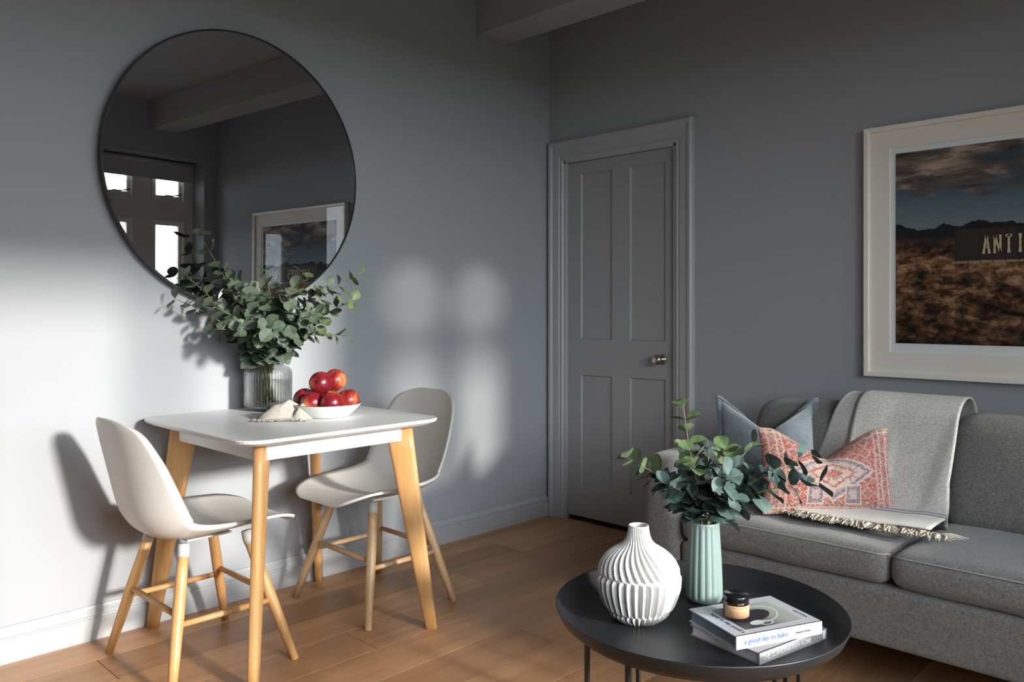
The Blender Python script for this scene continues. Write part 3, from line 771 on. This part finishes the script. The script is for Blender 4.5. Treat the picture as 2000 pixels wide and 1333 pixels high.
for i, (tip, lab, nl, sz) in enumerate(B1):
    a = rr.uniform(0, 6.28); b0 = (V1[0]+.035*cos(a), V1[1]+.035*sin(a), TZ+.022)
    neck = Vector((V1[0]+.030*cos(a+2.5), V1[1]+.030*sin(a+2.5), TZ+.215)); T = Vector(tip)
    d = T-Vector(V1); d.z = 0; neck += d.normalized()*.022
    mid = (neck-Vector(b0)*.36-T*.16)/.48
    branch(b0, mid, tip, nl+6, sz*1.18, sz*.72, lab, G1, 100+i, ('leaf', 'leaf', 'leaf_young') if i in (11, 12, 13, 8) else ('leaf', 'leaf', 'leaf'), t0=.36, xmin=.07)

# ribbed glass vase
vz = thing('glass_vase', 'clear ribbed glass vase half filled with water on the dining table', 'vase', V1)
RB, HB = .090, .168
prof = [(0, .001), (.060, .001), (.083, .003), (.0895, .010), (RB, .020), (RB, .06), (RB, .10), (RB, HB-.025), (.0875, HB-.012), (.080, HB-.003), (.070, HB+.002), (.0605, HB+.006), (.0585, HB+.012), (.0585, .200), (.0595, .214)]
inner = [(.0575, .214), (.0565, .200), (.0565, HB+.010), (.066, HB-.001), (.077, HB-.007), (.0845, HB-.016), (.0865, HB-.028), (.0865, .06), (.0865, .022), (.080, .012), (0, .010)]
def rib(r, z, a, j):
    return r*(1+(.030*(abs(cos(25*a))-.6) if .02 <= z <= HB-.02 and r > .088 else 0))
lathe('glass_body', prof+inner, 'vaseglass', vz, 450, rib)
lathe('water', [(0, .012), (.079, .0125), (.0858, .0225), (.0858, .112), (0, .112)], 'water', vz, 64)

# fruit bowl and apples
BC = Vector((.470, -1.765, TZ)); Rv = Vector((.718, .696, 0)); Fv = Vector((-.696, .718, 0))
bw = thing('fruit_bowl', 'shallow white bowl with thin grey rim holding red apples', 'bowl', BC)
lathe('bowl_body', [(0, .0005), (.074, .0005), (.080, .002), (.086, .007), (.098, .017), (.113, .032), (.1245, .046), (.126, .048), (.1245, .0490), (.121, .0475), (.109, .035), (.092, .020), (.075, .0115), (0, .010)], 'bowl', bw, 72)
lathe('rim_line', [(.1238, .0482), (.1256, .0482), (.1262, .0492), (.1250, .0500), (.1236, .0494), (.1238, .0482)], 'bowlrim', bw, 72)
RA = .0425
ap_me = None
def apple_mesh():
    prof = []
    for i in range(25):
        a = pi*i/24; r = RA*sin(a)**.85*(1+.06*cos(a)); z = -RA*.93*cos(a)
        dip = .010*math.exp(-(r/.0085)**2) if a > pi/2 else -.007*math.exp(-(r/.008)**2)
        prof.append((max(r, 0 if i in (0, 24) else 0), z-dip))
    return lathe_mesh('skin', prof, 28, lambda r, z, a, j: r*(1+.018*cos(5*a)*(abs(z)/RA)))
ap_me = apple_mesh()
APPLES = [(-.046, -.034, .055, 'red and yellow apple at the front of the bowl, beneath the two stacked on top', (.3, -.2)),
          (.030, -.052, .056, 'glossy red apple at the front right of the bowl, stalk upward', (-.1, .1)),
          (-.088, .032, .059, 'orange-red apple at the left edge of the bowl', (.3, .5)),
          (.074, .022, .058, 'red apple at the right edge of the bowl', (.1, .2)),
          (-.010, .080, .058, 'dark red apple mostly hidden at the back of the bowl', (.2, .2)),
          (-.024, .004, .122, 'large red apple on top of the pile, nearest the camera', (1.2, .5)),
          (.016, .066, .128, 'deep red apple on top of the pile, behind the front one', (.5, -.6))]
for i, (a, b, z, lab, tl) in enumerate(APPLES):
    t = thing('apple', lab, 'apple', BC+Rv*a+Fv*b+Vector((0, 0, z)), 0, 'red apples in the white bowl')
    t.rotation_euler = (tl[0], tl[1], i*1.3)
    ob('skin', ap_me, 'apple', t, True)
    tube('stalk', [(0, 0, RA*.93-.010), (.001, 0, RA*.93), (.004, .001, RA*.93+.009)], [.0011, .0011, .0015], 'applestem', t, 6)

# linen napkin
NC = Vector((.440, -1.918, TZ))
nk = thing('linen_napkin', 'crumpled natural linen napkin with frayed edge in front of the glass vase', 'napkin', NC)
vs, NU, NVV = [], 60, 40
for j in range(NVV):
    for i in range(NU):
        a = -1+2*i/(NU-1); b = -1+2*j/(NVV-1)
        X = a*.092; Y = b*.056
        rho = sqrt(((a-.12)/(1.12 if a < .12 else .88))**2+(b*.95)**2)
        z = .060*max(0, 1-rho**2)**.75
        z *= 1-.28*max(0, -a)                                             # long slope to the left
        scoop = math.exp(-((a-.40)/.20)**2-((b+.42)/.55)**2)               # hollow under the turned-back fold
        z -= .034*scoop
        z += .012*math.exp(-((a-.62-.12*b)/.11)**2)*(1-b*b)                # lip of the fold
        z += .006*math.exp(-((a-.16-.2*b)/.09)**2)*(1-b*b)
        z += .0028*sin(11*a+5*b)*(1-rho*rho if rho < 1 else 0)
        e = max(abs(a), abs(b))
        z = max(z, 0)*(1-e**8)+.0035+.0015*sin(17*a+9*b)*(e > .9)
        vs.append(Rv*(X+.006*sin(3*b))+Fv*(Y+.012*sin(3.2*a+.5))+Vector((0, 0, z)))
me = mesh('cloth', vs, grid_faces(NU, NVV)); solid(me, .002); ob('cloth', me, 'linen', nk, True)
vs, fs = [], []; r = random.Random(3)
for i in range(110):
    f = i/109; a = -1+1.75*f
    p = Rv*(a*.092+.006*sin(-3))+Fv*(-.055+.012*sin(3.2*a+.5)); q = p+Rv*r.uniform(-.008, .005)+Fv*r.uniform(-.016, -.004)
    add_tube(vs, fs, [p+Vector((0, 0, .006)), (p+q)/2+Vector((0, 0, .005+r.uniform(0, .006))), q+Vector((0, 0, .0015+r.uniform(0, .003)))], [.0014, .0015, .0007], 5)
for i in range(26):
    f = i/25; p = -Rv*.094+Fv*(-.05+.10*f); q = p-Rv*r.uniform(.004, .014)+Fv*r.uniform(-.006, .004)
    add_tube(vs, fs, [p+Vector((0, 0, .005)), (p+q)/2+Vector((0, 0, .005)), q+Vector((0, 0, .0015))], [.0013, .0014, .0007], 5)
tag(ob('frayed_edge', mesh('frayed_edge', vs, fs), 'linen', nk, True), kind='stuff')

# ------------------------------------------------------------------ sofa
SX0, SX1, SYF = 1.297, 3.045, -.962
so = thing('sofa', 'grey tweed two seat sofa under the framed photograph', 'sofa', (SX0, 0, 0))
def L(x): return x-SX0
soft_box('arm', (L(1.377), (SYF-.03)/2, .385), (.080, (-SYF-.03)/2, .240), .045, 'sofa', so, (.004, .004, .010))
soft_box('arm', (L(2.965), (SYF-.03)/2, .385), (.080, (-SYF-.03)/2, .240), .045, 'sofa', so, (.004, .004, .010))
soft_box('base', (L(2.171), (SYF+.012-.04)/2, .242), (.715, (-SYF-.012-.04)/2, .090), .018, 'sofa', so)
soft_box('back_frame', (L(2.171), -.110, .46), (.735, .080, .255), .04, 'sofa', so)
def wr(seed, amp):
    def f(p):
        q = p*7+Vector((seed, seed*2, 0)); return p+Vector((0, 0, amp*noise.noise(q)))
    return f
for i, (a, b) in enumerate(((1.459, 2.166), (2.168, 2.883))):
    cu = soft_box('seat_cushion', (L((a+b)/2), (SYF-.30)/2, .387), ((b-a)/2, (-SYF-.30)/2+.002, .053), .040, 'sofa', so, (.004, .006, .012), 15, wr(i*5, .005))
    y = SYF-.0015; pts = []
    for k in range(31):
        f = -1+2*k/30; e = max(0, abs(f)-.94)/.06
        pts.append((L((a+b)/2)+f*((b-a)/2-.002), y+.008+.024*e*e-.0055*(1-f*f), .428+.003*(1-f*f)))
    tube('piping', pts, .0022, 'seam', cu, 6)
def lean(p): return Vector((p.x, p.y-(-.17)*(p.z)/.34*.9, p.z))
for i, (a, b) in enumerate(((1.440, 2.166), (2.168, 2.900))):
    soft_box('back_cushion', (L((a+b)/2), -.335, .605), ((b-a)/2, .100, .182), .065, 'sofa', so, (.004, .020, .006), 15, lambda p: Vector((p.x, p.y+.085*p.z/.18, p.z+.004*noise.noise(p*6))))
for x in (1.40, 2.94):
    for y in (-.88, -.10):
        lathe('leg', [(0, 0), (.016, 0), (.022, .153), (0, .153)], 'black', so, 16).location = (L(x), y, 0)

# blue grey velvet cushion and red cushion
def pillow_fn(w, h, th, chop, sig, pinch=.07):
    def f(u, v, side):
        x = u*w/2*(1-pinch*(1-min(1, v*v))); z = v*h/2*(1-pinch*(1-min(1, u*u)))
        cu, cv = min(1, abs(u)), min(1, abs(v))
        t = th/2*((1-cu**2.3)*(1-cv**2.3))**.55
        g = max(0, 1-abs(u)/sig); g = g*g*(3-2*g) if sig > 1.2 else g**1.15
        k = max(0, (v+.55)/1.55); k = k*k
        z -= chop*g*k
        x *= 1+.10*k*(0 if abs(u) < .3 else 0)
        t *= 1-.35*math.exp(-(u/.16)**2)*max(0, v)**1.0
        t += 0.012*k*math.exp(-((abs(u)-.45)/.25)**2)*(1-cu**4)*(1-cv**4)
        y = -t*side
        return Vector((x, y, z+h/2))
    return f
def pillow(root, name, mat, f, n=41):
    vs, uvs = [], []
    for s in (1, -1):
        for j in range(n):
            for i in range(n):
                u, v = -1+2*i/(n-1), -1+2*j/(n-1)
                u = math.copysign(1-(1-abs(u))**1.3, u); v = math.copysign(1-(1-abs(v))**1.3, v)
                p = f(u, v, s); p += Vector((0, noise.noise(Vector((u*3, v*3, s*4)))*.004*(1-u**4)*(1-v**4), 0)); vs.append(p); uvs.append(((u+1)/2, (v+1)/2))
    fs = grid_faces(n, n)+[q[::-1] for q in grid_faces(n, n, n*n)]
    me = mesh(name, vs, fs, uvs)
    bm = bmesh.new(); bm.from_mesh(me); bmesh.ops.remove_doubles(bm, verts=bm.verts[:], dist=1e-5); bm.to_mesh(me); bm.free()
    return ob(name, me, mat, root, True)
def frame_mat(o, xd, ud):
    x = Vector(xd).normalized(); u = Vector(ud); u = (u-x*u.dot(x)).normalized(); y = u.cross(x)
    return Matrix((x, y, u)).transposed().to_4x4(), Vector(o)
def place(root, o, xd, ud):
    m, l = frame_mat(o, xd, ud); m.translation = l; root.matrix_world = m
vc = thing('velvet_cushion', 'blue-grey velvet cushion with dark stitched flange against the sofa arm', 'cushion')
f = pillow_fn(.355, .405, .15, .140, 1.0)
pillow(vc, 'cushion_cover', 'velvet', f)
ring = []
NN = 40
for k in range(4):
    for i in range(NN):
        s = -1+2*i/NN; ring.append([(s, -1), (1, s), (-s, 1), (-1, -s)][k])
vs = []
for s in (1, -1):
    for e in (.975, 1.035, 1.10):
        for (u, v) in ring:
            p = f(u*e, v*e, 1); p.y = -.0035*s+.003*sin(9*(u+v)); vs.append(p)
n = len(ring); fs = []
for s in (0, 1):
    for e in (0, 1):
        for i in range(n):
            a, b = (s*3+e)*n, (s*3+e+1)*n; q = (a+i, a+(i+1) % n, b+(i+1) % n, b+i); fs.append(q if s == 0 else q[::-1])
for i in range(n): fs.append((2*n+i, 2*n+(i+1) % n, 5*n+(i+1) % n, 5*n+i))
bm = bmesh.new(); bm.from_mesh(mesh('flange', vs, fs)); ob('flange', bm_mesh('flange', bm), 'velvet_edge', vc, True)
vs, fs = [], []
for k in range(len(ring)):
    u, v = ring[k]
    if k % 1 == 0:
        p = f(u*1.015, v*1.015, 1); q = f(u*1.06, v*1.06, 1); p.y = q.y = -.0062; add_tube(vs, fs, [p, q], .0012, 4)
tag(ob('flange_stitching', mesh('flange_stitching', vs, fs), 'velvet', vc), kind='stuff')
place(vc, (1.632, -.625, .455), (.306, .17, 0), (-.145, .205, .36))

rc_ = thing('kilim_cushion', 'faded red patterned lumbar cushion with medallion print lying on the blanket', 'cushion')
f2 = pillow_fn(.440, .295, .135, .100, .80, .05)
pillow(rc_, 'cushion_cover', 'kilim', f2, 61)
place(rc_, (1.893, -.722, .456), (.325, .285, 0), (-.030, .060, .30))

# blanket
bl = thing('throw_blanket', 'pale grey wool throw with navy stripes and tassels draped over the sofa back', 'blanket', (2.02, -.3, .8))
def spath():
    pts = [(-.165, .60), (-.160, .70), (-.170, .765), (-.200, .803), (-.250, .818), (-.305, .808), (-.348, .775), (-.385, .70), (-.425, .62), (-.470, .545), (-.515, .492), (-.56, .466), (-.62, .464), (-.68, .464), (-.74, .463), (-.80, .460)]
    return [Vector(p) for p in pts]
SP = spath(); cum = [0]
for a, b in zip(SP[:-1], SP[1:]): cum.append(cum[-1]+(b-a).length)
def sp(t):
    d = t*cum[-1]
    for i in range(len(SP)-1):
        if d <= cum[i+1]+1e-9:
            g = (d-cum[i])/(cum[i+1]-cum[i]); p0, p1, p2, p3 = SP[max(0, i-1)], SP[i], SP[i+1], SP[min(len(SP)-1, i+2)]
            return .5*(2*p1+(-p0+p2)*g+(2*p0-5*p1+4*p2-p3)*g*g+(-p0+3*p1-3*p2+p3)*g**3)
    return SP[-1]
def bl_point(s, t, x0, x1, off, phase):
    p = sp(t); q1 = sp(min(1, t+.01)); q0 = sp(max(0, t-.01)); d = (q1-q0).normalized(); nm = Vector((-abs(d.y) if d.y < 0 else d.y, 0))
    nrm = Vector((d.y, -d.x)); 
    if t > .1 and nrm.y < -.01 and abs(nrm.y) > abs(nrm.x): nrm = -nrm
    if nrm.x > 0 and .30 < t < .8: nrm = -nrm
    x = x0+(x1-x0)*s
    wv = .006*sin(5.2*s+phase+1.5*t)*(1 if t > .3 else .3)+.006*max(0, sin(13*s+3*t+phase))*max(0, min(1, (t-.35)*4))*(1-max(0, t-.75)*3.2)
    w2 = off+max(0, wv)+.004
    return Vector((x-2.02, p.x+nrm.x*w2+.3, p.y+nrm.y*w2-.8))
vs, uvs, NU, NV = [], [], 37, 90
for j in range(NV):
    t = j/(NV-1); k = max(0, (t-.62)/.38)
    for i in range(NU):
        s = i/(NU-1); x0 = 1.852-.145*k**.8; x1 = 2.198+.035*min(1, k*1.6)
        x0 += .006*sin(9*t)
        p = bl_point(s, t, x0, x1, .015, .6)
        if k > 0: p.y += -.020*k*sin(pi*s)+.020*k*(s-.3)*.5; p.z += .004*k*sin(7*s+2)
        vs.append(p); uvs.append((s, t))
me = mesh('blanket_sheet', vs, grid_faces(NU, NV), uvs); solid(me, .006); ob('blanket_sheet', me, 'blanket', bl, True)
vs, uvs, NU, NV = [], [], 15, 60
for j in range(NV):
    t = .04+.66*j/(NV-1)
    for i in range(NU):
        s = i/(NU-1); x0 = 1.775-.10*max(0, t-.35)*1.6+.055*math.exp(-((t-.27)/.09)**2)*(.3); x1 = 1.885
        p = bl_point(s, t, x0, x1, .010, 2.2); p.y -= .006*sin(pi*s)*max(0, min(1, (t-.3)*5)); vs.append(p); uvs.append((s*.4, t*.9))
me = mesh('folded_layer', vs, grid_faces(NU, NV), uvs); solid(me, .005); ob('folded_layer', me, 'blanket', bl, True)
# tassels along the front edge
vs, fs = [], []; r = random.Random(12)
for i in range(96):
    f = i/95; x = 1.700+.555*f; y = -.800+.004*sin(11*f)-.018*sin(pi*f)+.012*f; z = .470
    for k in range(4):
        ln = r.uniform(.012, .044); dx = r.uniform(-.028, .030); c0 = Vector((2.02, -.3, .8))
        p0 = Vector((x+r.uniform(-.005, .005), y+.014-c0.y*0, z)); p3 = Vector((x+dx, y-ln, z-.004+r.uniform(0, .008)))
        j1 = Vector((r.uniform(-.010, .010), r.uniform(-.006, .006), r.uniform(.002, .010))); j2 = Vector((r.uniform(-.012, .012), r.uniform(-.006, .006), r.uniform(0, .010)))
        add_tube(vs, fs, [p0-c0, p0.lerp(p3, .33)+j1-c0, p0.lerp(p3, .68)+j2-c0, p3-c0], [.0028, .0036, .0034, .0022], 5)
for k in range(5):
    p0 = Vector((2.235, -.775+.004*k, .470)); p2 = p0+Vector((.055+.008*k, .012*k-.02, -.006)); c = Vector((2.02, -.3, .8))
    add_tube(vs, fs, [p0-c, (p0+p2)/2-c+Vector((0, 0, .006)), p2-c], [.003, .003, .0012], 5)
tag(ob('tassel_fringe', mesh('tassel_fringe', vs, fs), 'fringe', bl, True), kind='stuff')

# ------------------------------------------------------------------ coffee table
CT = Vector((1.995, -1.720, 0)); ZT = .402
ct = thing('tray_table', 'round black metal tray coffee table in front of the sofa', 'coffee table', CT)
lathe('tray', [(0, ZT-.012), (.270, ZT-.012), (.305, ZT-.006), (.330, ZT+.014), (.3405, ZT+.037), (.3415, ZT+.041), (.3395, ZT+.0425), (.3365, ZT+.040), (.325, ZT+.020), (.300, ZT+.003), (.275, ZT), (0, ZT)], 'tray', ct, 128)
for (px, py) in ((1.862, -1.977), (1.992, -2.0), (2.243, -1.826), (2.257, -1.806), (2.128, -1.463), (1.998, -1.44), (1.747, -1.614), (1.733, -1.634)):
    boxes('leg', [(px-CT.x-.0045, px-CT.x+.0045, py-CT.y-.0045, py-CT.y+.0045, .006, ZT-.011)], 'tray', ct)
boxes('cross_rail', [(-.27, .27, -.0045, .0045, ZT-.020, ZT-.011), (-.0045, .0045, -.28, .28, ZT-.020, ZT-.011)], 'tray', ct)
lathe('floor_ring', [(.258, 0), (.270, 0), (.270, .008), (.258, .008), (.258, 0)], 'tray', ct, 64, smooth=False)

# white pleated vase
wv = thing('pleated_vase', 'matte white pleated vase with narrow neck on the black tray table', 'vase', (1.883, -1.806, ZT), radians(20))
WP = [(.044, 0), (.060, .012), (.075, .030), (.0865, .055), (.0945, .080), (.0965, .100), (.0955, .115), (.0915, .130), (.083, .146), (.070, .160), (.055, .171), (.0425, .179), (.0335, .188), (.0285, .197), (.0255, .208), (.0240, .218), (.0232, .226)]
def cr(P, t):
    t *= len(P)-1; i = min(int(t), len(P)-2); f = t-i; p0, p1, p2, p3 = P[max(0, i-1)], P[i], P[i+1], P[min(len(P)-1, i+2)]
    return tuple(.5*(2*p1[k]+(-p0[k]+p2[k])*f+(2*p0[k]-5*p1[k]+4*p2[k]-p3[k])*f*f+(-p0[k]+3*p1[k]-3*p2[k]+p3[k])*f**3) for k in (0, 1))
NP = 34; PR = [cr(WP, i/95) for i in range(96)]
def tri(x): x = (x/(2*pi)) % 1.0; return 1-4*abs(x-.5)
def sst(x, a, b): x = max(0, min(1, (x-a)/(b-a))); return x*x*(3-2*x)
def pleat(r, z, a, j):
    up = sst(z, .106, .124); lo = 1-sst(z, .020, .036); mid = 1-up-lo
    tw = 9.5*max(0, z-.116)
    amp = .0054*min(1, r/.07)+.0006
    k = mid*tri(NP*a)+up*tri(NP*(a+tw*.55)+pi)+lo*tri(NP*a+pi)
    return r+amp*k*(1-.35*sst(z, .17, .226))
nI = [(.0215, .226), (.0195, .21), (.022, .19), (.035, .175), (.06, .15), (.07, .09), (.05, .02), (0, .012)]
lathe('vase_body', [(0, 0.0)]+PR, 'ceramic', wv, NP*8, pleat, smooth=False)
lathe('vase_neck', [(.0226, .2262), (.0246, .2262), (.0246, .2270), (.0226, .2285), (.0205, .2275)]+nI, 'ceramic', wv, 48)

# mint fluted vase
V2 = Vector((1.930, -1.583, ZT))
mv = thing('fluted_vase', 'mint green fluted ceramic vase holding eucalyptus on the tray table', 'vase', V2)
MP = [(0, 0), (.036, 0), (.0425, .004), (.0465, .014), (.0470, .03), (.0462, .06), (.0445, .10), (.0422, .14), (.0398, .18), (.0388, .199), (.0383, .2035), (.0365, .2045), (.0345, .2035), (.0345, .19), (.038, .14), (.042, .03), (0, .010)]
def flute(r, z, a, j):
    if j < 2 or j > 10: return r
    return r*(1-.045*(1-abs(cos(9*a)))*sst(z, .004, .02)*(1-sst(z, .196, .203)))
prm = []
for i in range(len(MP)-1):
    n_ = 5 if 3 <= i <= 8 else 1
    for k in range(n_): prm.append((MP[i][0]+(MP[i+1][0]-MP[i][0])*k/n_, MP[i][1]+(MP[i+1][1]-MP[i][1])*k/n_))
prm.append(MP[-1])
def flute2(r, z, a, j):
    if r < .0375 or j > len(prm)-7: return r
    return r*(1-.075*(1-abs(cos(8*a))**.8)*sst(z, .006, .02)*(1-sst(z, .190, .203)))
lathe('vase_body', prm, 'mint', mv, 216, flute2, smooth=True)

G2 = 'eucalyptus branches in the mint fluted vase'
Lm = 'short blue-green eucalyptus branch in the middle of the mint vase bunch'
B2 = [((1.781, -1.712, .767), 'eucalyptus branch stretching left from the mint vase in front of the door', 16, .046, 'stem'),
      ((1.788, -1.637, .717), 'shorter eucalyptus branch leaning left from the mint vase', 14, .044, 'stem'),
      ((1.913, -1.654, .905), 'upright eucalyptus branch with bright green top leaves, tallest in the mint vase', 16, .042, 'stem_red'),
      ((1.949, -1.68, .80), Lm, 12, .048, 'stem_red'), ((1.881, -1.476, .769), Lm, 12, .048, 'stem'), ((2.000, -1.60, .80), Lm, 14, .050, 'stem_red'),
      ((2.031, -1.640, .745), Lm, 12, .048, 'stem'), ((1.966, -1.394, .783), Lm, 12, .044, 'stem'),
      ((2.145, -1.429, .785), 'eucalyptus branch reaching right to the red cushion, upper of two, from the mint vase', 18, .050, 'stem'),
      ((2.179, -1.467, .725), 'eucalyptus branch reaching right to the red cushion, lower of two, from the mint vase', 18, .050, 'stem'),
      ((2.040, -1.63, .690), Lm, 10, .046, 'stem'), ((1.90, -1.70, .71), Lm, 10, .046, 'stem'), ((2.019, -1.412, .710), Lm, 12, .046, 'stem')]
for i, (tip, lab, nl, sz, st) in enumerate(B2):
    a = rr.uniform(0, 6.28); b0 = Vector((V2.x+.012*cos(a), V2.y+.012*sin(a), ZT+.015)); T = Vector(tip)
    d = T-V2; d.z = 0; neck = Vector((V2.x, V2.y, ZT+.205))+d.normalized()*.018
    mid = (neck-b0*.30-T*.20)/.50
    branch(b0, mid, tip, nl+4, sz*1.2, sz*.85, lab, G2, 300+i, ('leaf_dark', 'leaf_dark', 'leaf_young') if i in (0, 2, 3, 5, 7) else ('leaf_dark',), stem=st, t0=.50, sr=.0022)

# books
def book(name, label, corner, ang, sl, wl, z0, th, cover, pages):
    b = thing(name, label, 'book', (*corner, z0), ang)   # local: x along spine, y away from spine, head of the book at x=0
    bt = .0026
    cv = boxes('cover', [(0, sl, 0, wl, 0, bt), (0, sl, 0, wl, th-bt, th), (0, sl, -.001, .003, 0, th)], cover, b)
    boxes('page_block', [(.004, sl-.004, .003, wl-.004, bt, th-bt)], pages, b)
    return b, cv
S1 = .232; W1b = .172; T1 = .029; ang1 = radians(66); z1 = ZT+.0245
bk, cv = book('book', 'white cookbook reading "a good day to bake" lying on the grey book', (2.170, -1.858), ang1, S1, W1b, z1, T1, 'bookwhite', 'pages_blue')
zt = T1+.0001
boxes('cover_spine', [(0, S1, -.0016, -.0008, .0003, T1-.0003)], 'bookwhite', cv)
a0, a1, b0_, b1_ = .042, S1-.032, .022, W1b-.026
cp = ob('cover_photo', mesh('cover_photo', [(a0, b0_, zt), (a1, b0_, zt), (a1, b1_, zt), (a0, b1_, zt), (a0, b0_, zt+.0003), (a1, b0_, zt+.0003), (a1, b1_, zt+.0003), (a0, b1_, zt+.0003)], [(4, 5, 6, 7), (0, 1, 5, 4), (1, 2, 6, 5), (2, 3, 7, 6), (3, 0, 4, 7)], [(0, 0), (1, 0), (1, 1), (0, 1)]*2), 'cover', cv)
lettering('spine_title', 'a good day to bake', .0150, 'inkblue', cv, (.020, -.0019, .010), (1, 0, 0), (0, 0, 1), extrude=.0002, font_shear=.12)
lettering('spine_author', 'Benjamina Ebuehi', .0058, 'inkdark', cv, (.158, -.0019, .0125), (1, 0, 0), (0, 0, 1), extrude=.0002)
lettering('cover_title', 'a good day to bake', .0145, 'inkdark', cv, (.032, .010, zt+.0002), (0, 1, 0), (-1, 0, 0), extrude=.0002, sx=1.05)
lettering('cover_author', 'Benjamina Ebuehi', .0065, 'inkdark', cv, (S1-.012, .030, zt+.0002), (0, 1, 0), (-1, 0, 0), extrude=.0002)
def disc(name, mat, cxx, cyy, ra, rb, rin, z, parent, rot=0.0, n=28):
    vs, fs = [], []
    for k in range(n):
        a = 2*pi*k/n
        for s in (1, rin):
            x, y = ra*s*cos(a), rb*s*sin(a); vs.append((cxx+x*cos(rot)-y*sin(rot), cyy+x*sin(rot)+y*cos(rot), z))
    for k in range(n): fs.append((2*k, 2*((k+1) % n), 2*((k+1) % n)+1, 2*k+1))
    return ob(name, mesh(name, vs, fs), mat, parent)
disc('printed_plate_rim', 'plateprint', .128, .085, .058, .040, .90, zt+.0005, cp, .5)
disc('printed_pan', 'pan', .112, .082, .050, .026, .05, zt+.0006, cp, .35)
disc('printed_napkin', 'plateprint', .092, .045, .020, .011, .03, zt+.0007, cp, .2)
disc('printed_cup_rim', 'plateprint', .112, .038, .019, .012, .72, zt+.0008, cp, .2)
bk2, cv2 = book('book', 'grey hardback "THE SCANDINAVIAN HOME" at the bottom of the pair of books', (2.213, -1.838), radians(79), .236, .192, ZT, .0245, 'bookgrey', 'pages')
lettering('spine_title', 'THE SCANDINAVIAN HOME', .0165, 'inkwhite', cv2, (.012, -.0013, .0065), (1, 0, 0), (0, 0, 1), extrude=.0002, sx=.80)
boxes('spine_label', [(.222, .230, -.0014, -.0009, .003, .0215)], 'inkwhite', cv2)

# candle jar on the books
cj = thing('candle_jar', 'small dark amber candle jar with black lid and kraft label on the cookbook', 'candle', (2.118, -1.762, z1+T1))
lathe('jar', [(0, .0005), (.024, .0005), (.0275, .003), (.0285, .008), (.0285, .036), (.0275, .040), (.0265, .042), (0, .042)], 'amber', cj, 40)
lathe('lid', [(0, .0405), (.0285, .0405), (.0290, .042), (.0290, .053), (.0280, .0545), (0, .0545)], 'lidblack', cj, 40)
vs, fs = [], []; NL = 24
for i in range(NL+1):
    a = radians(-155+150*i/NL)
    for (r_, z_) in ((.0288, .0085), (.0288, .035)): vs.append((r_*cos(a), r_*sin(a), z_))
fs = [(2*i, 2*i+2, 2*i+3, 2*i+1) for i in range(NL)]
lb = ob('paper_label', solid(mesh('paper_label', vs, fs), .0003), 'kraft', cj, True)
lb.rotation_euler = (0, 0, radians(44.1-5))
lb['label'] = 'brown kraft paper label'
vs, fs = [], []
for (z_, a0_, a1_, hgt) in ((.0292, -120, -50, .0018), (.0225, -128, -90, .0009), (.0195, -128, -75, .0009), (.0165, -128, -85, .0009), (.0125, -128, -45, .0009)):
    nseg = 12; n0 = len(vs)
    for i in range(nseg+1):
        a = radians(a0_+(a1_-a0_)*i/nseg)
        for zz in (z_, z_+hgt): vs.append((.02915*cos(a), .02915*sin(a), zz))
    for i in range(nseg):
        if i % 2 == 0 or hgt < .001: fs.append((n0+2*i, n0+2*i+2, n0+2*i+3, n0+2*i+1))
ob('label_print', mesh('label_print', vs, fs), 'ink', lb)
